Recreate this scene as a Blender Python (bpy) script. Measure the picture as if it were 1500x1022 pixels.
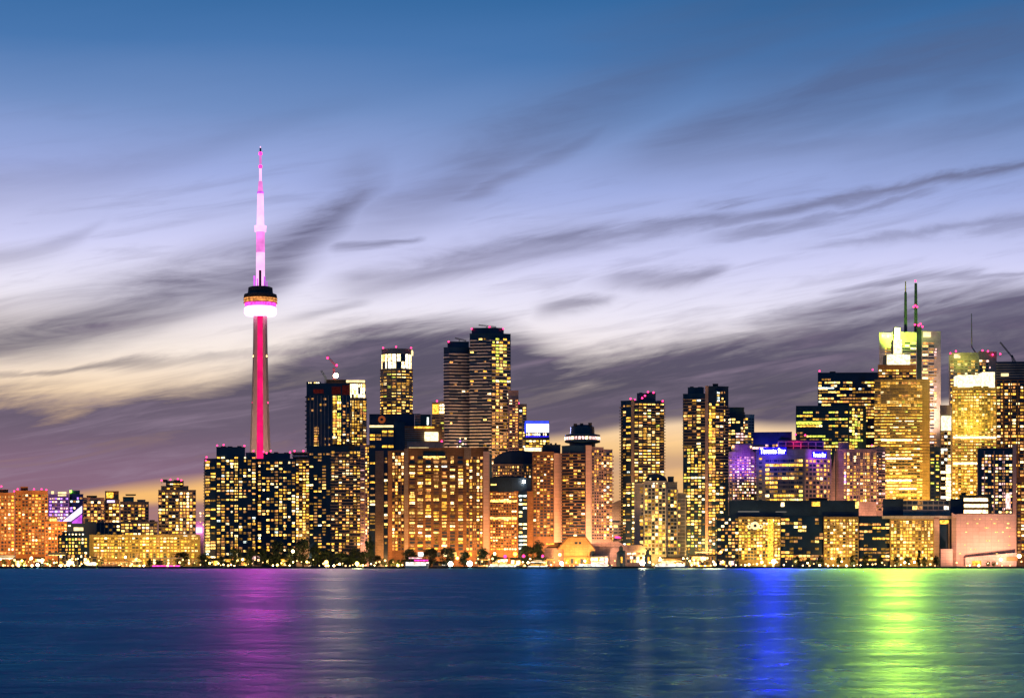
import bpy, math, random
from mathutils import Vector, Matrix

# ------------------------------------------------------------------ set-up
for o in list(bpy.data.objects):
    bpy.data.objects.remove(o)
sc = bpy.context.scene
COL = sc.collection
PI = math.pi
R = math.radians
F = 2935.0          # focal length in photo pixels (photo is 1500 wide)
HOR = 826.0         # horizon row in the photo
CZ = 4.5            # eye height above the lake
G = 1.8             # quay level above the lake


def X(px, Y): return (px - 750.0) * Y / F
def Z(py, Y): return CZ + (HOR - py) * Y / F


cam_d = bpy.data.cameras.new('camera')
cam = bpy.data.objects.new('camera', cam_d)
COL.objects.link(cam)
cam.location = (0, 0, CZ)
cam.rotation_euler = (R(90), 0, 0)
cam_d.sensor_width = 36.0
cam_d.lens = 36.0 * F / 1500.0
cam_d.shift_y = (HOR - 511.0) / 1500.0
cam_d.clip_start = 0.5
cam_d.clip_end = 60000.0
sc.camera = cam

sc.render.engine = 'CYCLES'
sc.cycles.use_denoising = True
sc.cycles.max_bounces = 4
sc.cycles.diffuse_bounces = 2
sc.cycles.glossy_bounces = 3
sc.cycles.sample_clamp_indirect = 6.0
sc.cycles.use_adaptive_sampling = False
sc.view_settings.view_transform = 'Standard'
sc.view_settings.look = 'None'
sc.view_settings.exposure = 0.0
sc.view_settings.gamma = 1.0


def lin(r, g, b):
    def f(c):
        c /= 255.0
        return c / 12.92 if c <= 0.04045 else ((c + 0.055) / 1.055) ** 2.4
    return (f(r), f(g), f(b), 1.0)


# ------------------------------------------------------------------ node helpers
class E:
    """a float socket with arithmetic that writes Math nodes"""
    def __init__(s, nt, sock): s.nt, s.s = nt, sock

    def op(s, o, b=None, c=None, clamp=False):
        n = s.nt.nodes.new('ShaderNodeMath'); n.operation = o; n.use_clamp = clamp
        for i, v in enumerate((s, b, c)):
            if v is None: continue
            if isinstance(v, E): s.nt.links.new(v.s, n.inputs[i])
            else: n.inputs[i].default_value = v
        return E(s.nt, n.outputs[0])

    def __add__(s, b): return s.op('ADD', b)
    def __sub__(s, b): return s.op('SUBTRACT', b)
    def __mul__(s, b): return s.op('MULTIPLY', b)
    def __truediv__(s, b): return s.op('DIVIDE', b)
    def smooth(s, a, b, lo=0.0, hi=1.0):
        n = s.nt.nodes.new('ShaderNodeMapRange'); n.interpolation_type = 'SMOOTHSTEP'
        s.nt.links.new(s.s, n.inputs['Value'])
        n.inputs['From Min'].default_value = a; n.inputs['From Max'].default_value = b
        n.inputs['To Min'].default_value = lo; n.inputs['To Max'].default_value = hi
        return E(s.nt, n.outputs[0])


def fcurve(nt, u, pts, lo, hi):
    """piecewise curve of u (0..1); pts are (x in photo pixels, value)"""
    n = nt.nodes.new('ShaderNodeFloatCurve')
    cu = n.mapping.curves[0]
    ps = [((x + 300.0) / 2100.0, (v - lo) / (hi - lo)) for x, v in pts]
    while len(cu.points) < len(ps): cu.points.new(0.5, 0.5)
    for p, q in zip(cu.points, ps): p.location = q
    n.mapping.use_clip = False
    n.mapping.update()
    nt.links.new(u.s, n.inputs['Value'])
    return E(nt, n.outputs[0]) * (hi - lo) + lo


def combine(nt, x, y, z=0.0):
    n = nt.nodes.new('ShaderNodeCombineXYZ')
    for i, v in enumerate((x, y, z)):
        if isinstance(v, E): nt.links.new(v.s, n.inputs[i])
        else: n.inputs[i].default_value = v
    return n.outputs[0]


def noise(nt, vec, scale, detail=4.0, rough=0.55, dist=0.0):
    n = nt.nodes.new('ShaderNodeTexNoise')
    n.inputs['Scale'].default_value = scale
    n.inputs['Detail'].default_value = detail
    n.inputs['Roughness'].default_value = rough
    n.inputs['Distortion'].default_value = dist
    if vec is not None: nt.links.new(vec, n.inputs['Vector'])
    return E(nt, n.outputs['Fac'])


def ramp(nt, fac, stops):
    n = nt.nodes.new('ShaderNodeValToRGB')
    el = n.color_ramp.elements
    while len(el) < len(stops): el.new(0.5)
    for e, (p, c) in zip(el, stops): e.position = p; e.color = c
    nt.links.new(fac.s, n.inputs[0])
    return n.outputs[0]


def mixc(nt, fac, a, b, blend='MIX'):
    n = nt.nodes.new('ShaderNodeMix'); n.data_type = 'RGBA'; n.blend_type = blend
    ins = [i for i in n.inputs if i.type == 'RGBA']
    f = n.inputs[0]
    if isinstance(fac, E): nt.links.new(fac.s, f)
    else: f.default_value = fac
    for i, v in zip(ins, (a, b)):
        if isinstance(v, (tuple, list)): i.default_value = v
        else: nt.links.new(v, i)
    return [o for o in n.outputs if o.type == 'RGBA'][0]


# ------------------------------------------------------------------ sky (dusk, sun below the horizon behind the city)
world = bpy.data.worlds.new('World'); sc.world = world
world.use_nodes = True
nt = world.node_tree; nt.nodes.clear()
wout = nt.nodes.new('ShaderNodeOutputWorld')
bg = nt.nodes.new('ShaderNodeBackground')
nt.links.new(bg.outputs[0], wout.inputs[0])
tc = nt.nodes.new('ShaderNodeTexCoord')
sp = nt.nodes.new('ShaderNodeSeparateXYZ'); nt.links.new(tc.outputs['Generated'], sp.inputs[0])
dx, dy, dz = (E(nt, sp.outputs[i]) for i in range(3))
az = dx.op('ARCTAN2', dy)
U = az * 2960.0 + 750.0                 # bearing, in the photo's pixels
V = dz.op('ARCSINE') * -2960.0 + HOR    # height, in the photo's pixels
# wind-drawn coordinates: streaks climb towards the right
wu = (U + V * -0.15) * (1 / 420.0)
wv = (V + U * 0.17) * (1 / 75.0)
n1 = noise(nt, combine(nt, wu, wv, 3.1), 0.55, 3, 0.5, 0.4)
n2 = noise(nt, combine(nt, wu, wv, 9.7), 1.3, 7, 0.62, 0.8)
n3 = noise(nt, combine(nt, wu * 0.9, wv * 1.6, 21.0), 2.2, 6, 0.6, 0.5)
Vw = V + (n1 - 0.5) * 80.0 + (n2 - 0.5) * 62.0
Uw = U + (n1 - 0.5) * 60.0
u01 = ((Uw + 300.0) * (1 / 2100.0)).op('MAXIMUM', 0.0).op('MINIMUM', 1.0)


def streak(c, w, a):
    """a soft band: centre line c, half width w and strength a along the bearing"""
    cc = fcurve(nt, u01, c, -100, 900)
    ww = fcurve(nt, u01, w, 0, 120)
    aa = fcurve(nt, u01, a, 0, 1)
    d = (Vw - cc) / ww.op('MAXIMUM', 4.0)
    return ((d * d) * -1.0).op('EXPONENT') * aa


D = None
for s in (
    # long diagonal band on the left, rising to the middle
    ([(-300, 530), (0, 505), (140, 480), (300, 432), (400, 392), (470, 335), (560, 265), (700, 215)],
     [(-300, 26), (0, 30), (200, 40), (380, 42), (480, 40), (600, 22), (700, 12)],
     [(-300, .8), (0, .85), (300, .75), (420, .95), (480, .85), (560, .3), (640, 0), (1800, 0)]),
    ([(-300, 420), (30, 400), (120, 372), (165, 330), (220, 290)], [(-300, 22), (100, 16), (165, 14), (220, 10)],
     [(-300, .25), (60, .3), (120, .25), (160, .08), (200, 0), (1800, 0)]),
    ([(440, 378), (500, 362), (560, 354), (625, 345), (680, 335)], [(400, 10), (520, 9), (640, 6)],
     [(-300, 0), (440, 0), (500, .6), (600, .75), (635, 0), (1800, 0)]),
    # the middle smear and the two long thin streaks of the right
    ([(560, 305), (660, 288), (760, 250), (850, 200), (910, 150), (1000, 90)], [(560, 14), (760, 18), (900, 22), (1000, 20)],
     [(-300, 0), (560, 0), (640, .35), (720, .6), (850, .55), (920, .25), (1010, 0), (1800, 0)]),
    ([(480, 420), (600, 396), (760, 366), (900, 342), (1050, 322), (1200, 299), (1350, 276), (1500, 252), (1800, 200)],
     [(480, 26), (760, 22), (950, 15), (1100, 12), (1500, 10), (1800, 10)],
     [(-300, 0), (430, 0), (540, .45), (760, .6), (1000, .62), (1200, .8), (1500, .95), (1800, .9)]),
    ([(960, 352), (1100, 338), (1220, 318), (1370, 288), (1500, 268)], [(960, 8), (1250, 7), (1400, 6)],
     [(-300, 0), (980, 0), (1100, .5), (1300, .55), (1380, .1), (1450, 0), (1800, 0)]),
    ([(820, 416), (900, 408), (980, 404), (1050, 396), (1100, 392)], [(820, 10), (980, 15), (1060, 10)],
     [(-300, 0), (820, 0), (920, .5), (1030, .6), (1090, 0), (1800, 0)]),
    ([(760, 462), (820, 448), (900, 436)], [(760, 14), (900, 10)],
     [(-300, 0), (765, 0), (830, .55), (890, .35), (930, 0), (1800, 0)]),
    ([(1000, 440), (1250, 430), (1380, 420), (1500, 412), (1800, 395)], [(1000, 6), (1250, 9), (1500, 6)],
     [(-300, 0), (1180, 0), (1260, .6), (1400, .55), (1500, .5), (1800, .3)]),
    ([(1180, 225), (1280, 200), (1360, 180), (1440, 165), (1600, 130)], [(1180, 22), (1280, 26), (1430, 34), (1600, 30)],
     [(-300, 0), (1160, 0), (1280, .4), (1350, .22), (1430, .55), (1520, .2), (1800, 0)]),
    ([(1040, 100), (1200, 120), (1350, 115), (1500, 60)], [(900, 60), (1200, 80), (1500, 70)],
     [(-300, 0), (880, 0), (1100, .35), (1300, .4), (1500, .3), (1800, .1)]),
    ([(380, 500), (460, 462), (520, 440), (600, 425)], [(380, 16), (500, 14), (600, 8)],
     [(-300, 0), (400, .1), (500, .45), (570, 0), (1800, 0)]),
    ([(-300, 575), (0, 558), (110, 556), (210, 546), (300, 535), (400, 520)], [(-300, 8), (100, 8), (250, 10), (400, 8)],
     [(-300, .3), (40, .45), (120, .6), (220, .5), (300, .35), (420, .3), (520, 0), (1800, 0)]),
    # broad soft veils over the upper middle and the upper right
    ([(430, 360), (600, 290), (760, 205), (900, 130), (1050, 70), (1250, 20)], [(430, 40), (700, 52), (900, 56), (1250, 50)],
     [(-300, 0), (430, .15), (600, .5), (760, .66), (900, .66), (1060, .55), (1250, .4), (1500, .2), (1800, 0)]),
    ([(820, 260), (1000, 215), (1200, 165), (1350, 120), (1500, 90), (1800, 60)], [(820, 24), (1100, 48), (1350, 62), (1500, 66)],
     [(-300, 0), (780, 0), (980, .5), (1150, .75), (1350, .85), (1500, .8), (1800, .5)]),
    ([(700, 240), (900, 250), (1100, 235), (1300, 232), (1500, 205)], [(700, 20), (1100, 26), (1500, 22)],
     [(-300, 0), (760, 0), (1000, .3), (1120, .4), (1300, .35), (1500, .4), (1800, .3)]),
    ([(-300, 330), (0, 300), (200, 262), (380, 200), (560, 150)], [(-300, 40), (0, 44), (300, 30), (560, 16)],
     [(-300, .2), (0, .3), (200, .3), (330, .22), (500, .12), (600, 0), (1800, 0)]),
    ([(1100, 372), (1250, 362), (1400, 348), (1500, 335)], [(1100, 6), (1300, 8), (1500, 12)],
     [(-300, 0), (1120, 0), (1220, .3), (1400, .4), (1500, .5), (1800, .4)]),
):
    g = streak(*s)
    D = g if D is None else D.op('MAXIMUM', g)
# the low bank of cloud: its upper edge, its lower edge and the bright gap above the roofs
top = fcurve(nt, u01, [(-300, 600), (0, 592), (120, 600), (230, 590), (320, 572), (420, 530), (520, 492), (620, 480), (740, 486),
                       (830, 520), (930, 506), (1050, 486), (1150, 470), (1260, 450), (1400, 436), (1500, 430), (1800, 420)], -100, 900)
bot = fcurve(nt, u01, [(-300, 780), (0, 745), (120, 722), (300, 700), (500, 672), (700, 648), (830, 634), (1000, 612),
                       (1150, 622), (1280, 614), (1390, 592), (1500, 585), (1800, 560)], -100, 900)
Vb = V + (n1 - 0.5) * 26.0 + (n2 - 0.5) * 10.0
bank = (Vw + (n3 - 0.5) * 60.0 - top).smooth(-40.0, 34.0) * (Vb - bot).smooth(-12.0, 12.0, 1.0, 0.0)
low = noise(nt, combine(nt, wu * 0.8, wv * 0.9, 40.0), 1.1, 4, 0.5, 0.3)
under = (Vb - bot).smooth(10.0, 60.0) * low.smooth(0.45, 0.65) * 0.42
left_low = (V + U * 0.05).smooth(742.0, 756.0) * U.smooth(330.0, 480.0, 0.8, 0.0)
wisp = n3.smooth(0.44, 0.74) * V.smooth(60.0, 330.0) * V.smooth(450.0, 560.0, 1.0, 0.5) * 0.24
D = (D * (n2 * 1.1 + n3 * 0.8 + 0.05)).op('MINIMUM', 1.0)
D = D.op('MAXIMUM', wisp)
D = D.op('MAXIMUM', (bank * (n2 * 0.35 + 0.8)).op('MINIMUM', 1.0))
D = D.op('MAXIMUM', under).op('MAXIMUM', left_low)
D = (D * (n2 * 0.3 + n3 * 0.3 + 0.74)).op('MINIMUM', 1.0)


def t(py): return (py + 2600.0) / 3460.0


tf = (V + (n1 - 0.5) * 50.0 + U.op('MAXIMUM', -400.0).op('MINIMUM', 1900.0) * -0.025 + 18.0 + 2600.0) * (1 / 3460.0)
clear = ramp(nt, tf, [(0.0, (.004, .02, .085, 1)), (t(-900), (.006, .032, .13, 1)), (t(-250), (.012, .075, .25, 1)), (t(0), lin(47, 102, 158)),
                      (t(90), lin(72, 118, 175)), (t(180), lin(112, 142, 195)), (t(280), lin(160, 174, 226)),
                      (t(380), lin(208, 209, 246)), (t(455), lin(236, 231, 246)), (t(530), lin(252, 238, 228)),
                      (t(590), lin(250, 222, 190)), (t(650), lin(252, 204, 140)), (t(740), lin(250, 190, 112)), (t(826), lin(240, 160, 90))])
cloud = ramp(nt, tf, [(0.0, (.004, .02, .085, 1)), (t(-250), (.015, .07, .2, 1)), (t(0), lin(62, 96, 142)), (t(160), lin(90, 112, 158)),
                      (t(280), lin(120, 124, 160)), (t(400), lin(106, 102, 130)), (t(480), lin(92, 86, 110)),
                      (t(560), lin(86, 80, 99)), (t(640), lin(105, 92, 113)), (t(700), lin(132, 104, 128)), (t(826), lin(150, 104, 120))])
cloud = mixc(nt, n3.smooth(0.46, 0.8) * V.smooth(380.0, 520.0) * 0.5, cloud, lin(158, 138, 160))
cloud = mixc(nt, n2.smooth(0.5, 0.25) * V.smooth(380.0, 520.0) * 0.35, cloud, lin(70, 64, 88))
sky = mixc(nt, D, clear, cloud)
front = dy.smooth(-0.25, 0.75)
sky = mixc(nt, front, (.011, .075, .20, 1), sky)
below = dz.smooth(-0.02, 0.0)
sky = mixc(nt, below, (.02, .025, .05, 1), sky)
nish = nt.nodes.new('ShaderNodeTexSky'); nish.sky_type = 'NISHITA'; nish.sun_disc = False
nish.sun_elevation = R(-4.0); nish.sun_rotation = R(-20.0)
sky = mixc(nt, 0.05, sky, nish.outputs[0], 'ADD')
nt.links.new(sky, bg.inputs['Color'])
bg.inputs['Strength'].default_value = 1.0
world.cycles.sampling_method = 'MANUAL'
world.cycles.sample_map_resolution = 512

# last trace of afterglow: very weak, broad, from behind the city
sun_d = bpy.data.lights.new('sun', 'SUN'); sun_d.energy = 0.06; sun_d.angle = R(20); sun_d.color = (1, .75, .6)
sun = bpy.data.objects.new('sun', sun_d); COL.objects.link(sun); sun.rotation_euler = (R(-84), 0, R(-20))

# ------------------------------------------------------------------ materials
MATS = {}


def new_mat(name):
    m = bpy.data.materials.new(name); m.use_nodes = True
    m.node_tree.nodes.clear()
    out = m.node_tree.nodes.new('ShaderNodeOutputMaterial')
    MATS[name] = m
    return m, m.node_tree, out


def pos(nt):
    return nt.nodes.new('ShaderNodeNewGeometry').outputs['Position']


def wall(name, col, rough=0.8, var=0.35, scale=0.05, spec=0.3, metal=0.0, joint=0.0):
    m, nt, out = new_mat(name)
    p = nt.nodes.new('ShaderNodeBsdfPrincipled'); nt.links.new(p.outputs[0], out.inputs[0])
    g = pos(nt)
    a = noise(nt, g, scale, 5, 0.65); b = noise(nt, g, 0.9, 2, 0.5)
    v = (a * 0.7 + b * 0.3).smooth(0.3, 0.7)
    c0 = tuple(x * (1 - var) for x in col) + (1,); c1 = tuple(min(1, x * (1 + var)) for x in col) + (1,)
    c = mixc(nt, v, c0, c1)
    if joint:                                   # cladding panels with darker joints and uneven tone
        q = nt.nodes.new('ShaderNodeSeparateXYZ'); nt.links.new(g, q.inputs[0])
        k = nt.nodes.new('ShaderNodeTexBrick'); nt.links.new(combine(nt, E(nt, q.outputs[0]) + E(nt, q.outputs[1]), E(nt, q.outputs[2])), k.inputs['Vector'])
        k.offset = 0.0; k.inputs['Scale'].default_value = 1.0; k.inputs['Brick Width'].default_value = joint; k.inputs['Row Height'].default_value = joint * .6
        k.inputs['Mortar Size'].default_value = .22; k.inputs['Color1'].default_value = (1, 1, 1, 1); k.inputs['Color2'].default_value = (.88, .88, .88, 1); k.inputs['Mortar'].default_value = (.74, .74, .74, 1)
        c = mixc(nt, 1.0, c, k.outputs[0], 'MULTIPLY')
    nt.links.new(c, p.inputs['Base Color'])
    p.inputs['Roughness'].default_value = rough
    p.inputs['Specular IOR Level'].default_value = spec
    p.inputs['Metallic'].default_value = metal
    return m


def emit(name, col, s, var=0.6, scale=0.5, sample=False):
    m, nt, out = new_mat(name)
    e = nt.nodes.new('ShaderNodeEmission'); nt.links.new(e.outputs[0], out.inputs[0])
    e.inputs['Color'].default_value = tuple(col) + (1,)
    if var > 0:
        k = (noise(nt, pos(nt), scale, 2, 0.5).smooth(0.25, 0.75, 1 - var, 1 + var) * s)
        nt.links.new(k.s, e.inputs['Strength'])
    else:
        e.inputs['Strength'].default_value = s
    m.cycles.emission_sampling = 'FRONT_BACK' if sample else 'NONE'
    return m


wall('dark_glass', (.012, .034, .07), 0.3, .4, .08, .6)
wall('navy_panel', (.02, .045, .09), 0.5, .4)
wall('roof_dark', (.05, .05, .055), 0.85, .3)
wall('concrete_warm', (.40, .29, .20), joint=5.0)
wall('concrete_grey', (.30, .28, .26), joint=5.0)
wall('concrete_pale', (.60, .52, .44), joint=5.0)
wall('concrete_pink', (.58, .38, .32), joint=5.0)
wall('salmon', (.74, .47, .37), .8, .14, .03, joint=7.0)
wall('brick_brown', (.30, .15, .07), joint=5.0)
wall('brick_orange', (.46, .22, .09), joint=5.0)
wall('stone_gold', (.55, .38, .15), joint=5.0)
wall('white_panel', (.72, .66, .58))
wall('steel_grey', (.35, .36, .38), .4, .2, .2, .5, .6)
wall('red_netting', (.45, .05, .03), .9, .5, .3)
wall('mast_dark', (.05, .09, .09), .6)
wall('bark', (.06, .045, .03), .9)
wall('quay_stone', (.12, .105, .09), .9, .4, .2)
wall('white_paint', (.78, .76, .72), .4, .08)
wall('red_paint', (.6, .03, .08), .4, .1)
wall('tower_concrete', (.46, .36, .29), .85, .15, .03)

PAL = {}
EM = dict(
    hot=((1.0, .74, .34), 2.3), yellow=((1.0, .60, .14), 1.6), gold=((1.0, .48, .055), 1.2), orange=((1.0, .38, .09), 0.95),
    dim=((1.0, .45, .14), 0.36), amberdim=((1.0, .48, .08), .2), cool=((.85, 1.0, .92), 1.3), green=((.80, .85, .10), .95), violet=((.45, .20, 1.0), 1.6),
    pinkw=((1.0, .55, .50), 1.2), white=((1.0, .90, .70), 1.8), blueish=((.4, .6, 1.0), 1.0))
for k, (c, s) in EM.items():
    emit('light_' + k, c, s * 1.6, .75, .42)
PAL['warm'] = [('hot', 3), ('yellow', 5), ('gold', 6), ('orange', 2), ('dim', 4), ('amberdim', 3), ('cool', .4)]
PAL['gold'] = [('hot', 2), ('yellow', 5), ('gold', 7), ('orange', 1), ('amberdim', 3), ('green', 1)]
PAL['orange'] = [('hot', 2.5), ('yellow', 3), ('gold', 5), ('orange', 6), ('dim', 4), ('amberdim', 2)]
PAL['green'] = [('yellow', 3), ('green', 5), ('hot', 1), ('gold', 3), ('amberdim', 2)]
PAL['pink'] = [('pinkw', 4), ('hot', 2), ('orange', 2), ('dim', 3), ('yellow', 2)]
PAL['violet'] = [('violet', 5), ('pinkw', 4), ('hot', 2), ('cool', 1)]
PAL['cool'] = [('cool', 3), ('hot', 3), ('yellow', 2), ('dim', 2)]
PAL['white'] = [('white', 3), ('hot', 5), ('yellow', 1)]
emit('lamp_warm', (1.0, .62, .25), 22.0, 0, sample=True)
emit('lamp_orange', (1.0, .36, .07), 14.0, 0, sample=True)
emit('lamp_white', (1.0, .85, .65), 30.0, 0, sample=True)
emit('lamp_yellow', (1.0, .75, .12), 16.0, 0, sample=True)
emit('lamp_green', (.30, 1.0, .05), 10.0, 0, sample=True)
emit('lamp_red', (1.0, .03, .16), 5.0, 0, sample=False)
emit('lamp_small', (1.0, .55, .18), 5.0, 0)
emit('work_light', (1.0, .62, .36), 55.0, 0, sample=True)
emit('crown_green', (.60, 1.0, .06), 60.0, 0, sample=True)
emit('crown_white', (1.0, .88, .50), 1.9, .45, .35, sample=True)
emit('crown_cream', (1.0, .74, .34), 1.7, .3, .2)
emit('rose_band', (1.0, .012, .17), 1.0, .2, .05)
emit('ring_magenta', (1.0, .34, .80), 4.5, 0, sample=True)
emit('mast_glow_rose', (1.0, .25, .80), 1.05, .3, .06)  # floodlighting on the mast put into emissive colours
emit('mast_glow_white', (1.0, .50, .88), 1.3, .2, .06)
emit('glow_violet', (.75, .12, .95), 1.0, .5, .1)
emit('pod_rose', (1.0, .05, .45), 2.2, .5, .3)
emit('pod_orange', (1.0, .38, .10), .85, .7, .3)
emit('sign_letter', (.50, .50, 1.0), 6.0, 0, sample=True)
emit('sign_blue', (.015, .0, 1.0), 10.0, 0, sample=True)
emit('sign_panel_blue', (.02, .01, 1.0), 1.1, .4, .1)
emit('screen_white', (.80, .76, 1.0), 3.2, .15, .3, sample=True)
emit('screen_blue', (.03, .06, 1.0), 1.6, .3, .2, sample=True)
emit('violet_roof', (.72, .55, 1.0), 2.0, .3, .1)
emit('logo_orange', (.8, .18, .05), .35, 0)
emit('letter_dim', (.55, .5, .45), .35, 0)


# ------------------------------------------------------------------ mesh builder
class MB:
    def __init__(s): s.v, s.f, s.m, s.mats = [], [], [], []

    def mi(s, mat):
        if mat not in s.mats: s.mats.append(mat)
        return s.mats.index(mat)

    def poly(s, pts, faces, mat):
        b = len(s.v); k = s.mi(mat)
        s.v += [tuple(p) for p in pts]
        for f in faces: s.f.append([b + i for i in f]); s.m.append(k)

    def prism(s, foot, z0, z1, mat, roof=None):
        n = len(foot)
        pts = [(x, y, z0) for x, y in foot] + [(x, y, z1) for x, y in foot]
        s.poly(pts, [[i, (i + 1) % n, n + (i + 1) % n, n + i] for i in range(n)], mat)
        s.poly([(x, y, z1) for x, y in foot], [list(range(n))], roof or mat)

    def box(s, x0, x1, y0, y1, z0, z1, mat):
        s.prism([(x0, y0), (x1, y0), (x1, y1), (x0, y1)], z0, z1, mat)
        s.poly([(x0, y0, z0), (x1, y0, z0), (x1, y1, z0), (x0, y1, z0)], [[3, 2, 1, 0]], mat)

    def slab(s, p, tx, w, z, h, d, mat, back=0.0):
        """box centred on facade point p, width w along direction tx, standing d proud of the facade"""
        nx, ny = tx[1], -tx[0]
        q = []
        for sx, dd in ((-.5, -back), (.5, -back), (.5, d), (-.5, d)):
            q.append((p[0] + tx[0] * w * sx + nx * dd, p[1] + tx[1] * w * sx + ny * dd))
        pts = [(x, y, z - h / 2) for x, y in q] + [(x, y, z + h / 2) for x, y in q]
        s.poly(pts, [[2, 3, 7, 6], [1, 2, 6, 5], [3, 0, 4, 7], [4, 5, 6, 7], [3, 2, 1, 0]], mat)

    def extr(s, pts, y0, y1, mat):
        """outline in the x-z plane given depth"""
        n = len(pts)
        s.poly([(x, y0, z) for x, z in pts], [list(range(n))], mat)
        s.poly([(x, y0, z) for x, z in pts] + [(x, y1, z) for x, z in pts],
               [[(i + 1) % n, i, n + i, n + (i + 1) % n] for i in range(n)], mat)
        s.poly([(x, y1, z) for x, z in pts], [list(range(n))[::-1]], mat)

    def lathe(s, cx, cy, prof, mat, n=24):
        pts = []
        for r, z in prof:
            for i in range(n):
                a = 2 * PI * i / n
                pts.append((cx + r * math.cos(a), cy + r * math.sin(a), z))
        fs = []
        for j in range(len(prof) - 1):
            for i in range(n):
                k = (i + 1) % n
                fs.append([j * n + i, j * n + k, (j + 1) * n + k, (j + 1) * n + i])
        fs.append(list(range(n))[::-1]); fs.append([(len(prof) - 1) * n + i for i in range(n)])
        s.poly(pts, fs, mat)

    def bar(s, a, b, w, mat, w2=None):
        a, b = Vector(a), Vector(b); d = (b - a).normalized()
        u = d.cross(Vector((0, 1, 0)) if abs(d.y) < .9 else Vector((1, 0, 0))).normalized(); v = d.cross(u)
        w2 = w if w2 is None else w2
        pts = [a + (u * i + v * j) * w / 2 for i, j in ((-1, -1), (1, -1), (1, 1), (-1, 1))]
        pts += [b + (u * i + v * j) * w2 / 2 for i, j in ((-1, -1), (1, -1), (1, 1), (-1, 1))]
        s.poly(pts, [[0, 1, 5, 4], [1, 2, 6, 5], [2, 3, 7, 6], [3, 0, 4, 7], [4, 5, 6, 7], [3, 2, 1, 0]], mat)

    def ball(s, c, r, mat, n=8, m=5, sz=1.0):
        prof = [(max(.02, r * math.sin(PI * j / m)), c[2] - r * sz * math.cos(PI * j / m)) for j in range(m + 1)]
        s.lathe(c[0], c[1], prof, mat, n)

    def build(s, name, parent=None, smooth=False):
        me = bpy.data.meshes.new(name)
        o0 = parent_loc(parent)
        me.from_pydata([(x - o0[0], y - o0[1], z - o0[2]) for x, y, z in s.v], [], s.f)
        for k in s.mats: me.materials.append(MATS[k])
        me.polygons.foreach_set('material_index', s.m)
        if smooth: me.polygons.foreach_set('use_smooth', [True] * len(s.f))
        me.update()
        o = bpy.data.objects.new(name, me); COL.objects.link(o)
        if parent: o.parent = parent
        return o


def parent_loc(p):
    v = Vector((0, 0, 0))
    while p is not None: v += p.location; p = p.parent
    return v


def tag(o, label=None, cat=None, group=None, kind=None):
    if label: o['label'] = label
    if cat: o['category'] = cat
    if group: o['group'] = group
    if kind: o['kind'] = kind
    return o


def empty(name, loc):
    o = bpy.data.objects.new(name, None); o.location = loc; o.empty_display_size = 2; COL.objects.link(o)
    return o


def add_light(kind, loc, energy, col, parent=None, target=None, size=1.0, cone=100, name='lamp_light'):
    d = bpy.data.lights.new(name, kind); d.energy = energy; d.color = col
    if kind in ('POINT', 'SPOT'): d.shadow_soft_size = size
    if kind == 'SPOT': d.spot_size = R(cone); d.spot_blend = 1.0
    o = bpy.data.objects.new(name, d); COL.objects.link(o)
    pl = parent_loc(parent)
    o.location = Vector(loc) - pl
    if parent: o.parent = parent
    if target is not None:
        o.rotation_euler = (Vector(target) - Vector(loc)).to_track_quat('-Z', 'Y').to_euler()
    return o


# ------------------------------------------------------------------ setting: lake, quay, city ground
m, nt, out = new_mat('lake')
g = pos(nt)
sx = nt.nodes.new('ShaderNodeMapping'); nt.links.new(g, sx.inputs[0]); sx.inputs['Scale'].default_value = (.30, 1.0, 1.0)
sl = nt.nodes.new('ShaderNodeMapping'); nt.links.new(g, sl.inputs[0]); sl.inputs['Scale'].default_value = (.012, .03, 1.0)
w1 = noise(nt, sx.outputs[0], .55, 4, .6, .3)
w2 = noise(nt, sl.outputs[0], 1.0, 4, .55, .6)
w4 = noise(nt, g, .30, 7, .64, .3)
w5 = noise(nt, g, .045, 6, .6, .4)
w3 = noise(nt, sx.outputs[0], .12, 3, .55, .2)
bmp = nt.nodes.new('ShaderNodeBump'); bmp.inputs['Strength'].default_value = 1.0; bmp.inputs['Distance'].default_value = 0.75
hgt = w4 * 1.5 + w5 * 1.6
nt.links.new(hgt.s, bmp.inputs['Height'])
gl = nt.nodes.new('ShaderNodeBsdfGlossy'); df = nt.nodes.new('ShaderNodeBsdfDiffuse'); mx = nt.nodes.new('ShaderNodeMixShader'); fr = nt.nodes.new('ShaderNodeFresnel')
fr.inputs['IOR'].default_value = 1.33
for n_ in (gl, df): nt.links.new(bmp.outputs[0], n_.inputs['Normal'])
gl.inputs['Color'].default_value = (.046, .265, .45, 1)      # dusk blue water
df.inputs['Color'].default_value = (.0005, .012, .035, 1)
rg = (w2 * .3 + w4 * .4 + w5 * .3).smooth(.36, .64, .22, .42)
nt.links.new(rg.s, gl.inputs['Roughness'])
nt.links.new(fr.outputs[0], mx.inputs[0]); nt.links.new(df.outputs[0], mx.inputs[1]); nt.links.new(gl.outputs[0], mx.inputs[2])
nt.links.new(mx.outputs[0], out.inputs[0])

SHORE = 2200.0
b = MB(); b.poly([(-3200, -400, 0), (3200, -400, 0), (3200, SHORE + 20, 0), (-3200, SHORE + 20, 0)], [[0, 1, 2, 3]], 'lake')
tag(b.build('lake_water'), kind='structure')
b = MB(); b.box(-3200, 3200, SHORE, SHORE + 1.6, -1.5, G + .25, 'quay_stone')
tag(b.build('quay_wall'), kind='structure')
b = MB(); b.poly([(-3200, SHORE + 1.6, G), (3200, SHORE + 1.6, G), (9000, 16000, G), (-9000, 16000, G)], [[0, 1, 2, 3]], 'quay_stone')
tag(b.build('city_ground'), kind='structure')

# ------------------------------------------------------------------ building builder
WCACHE = {}


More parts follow.
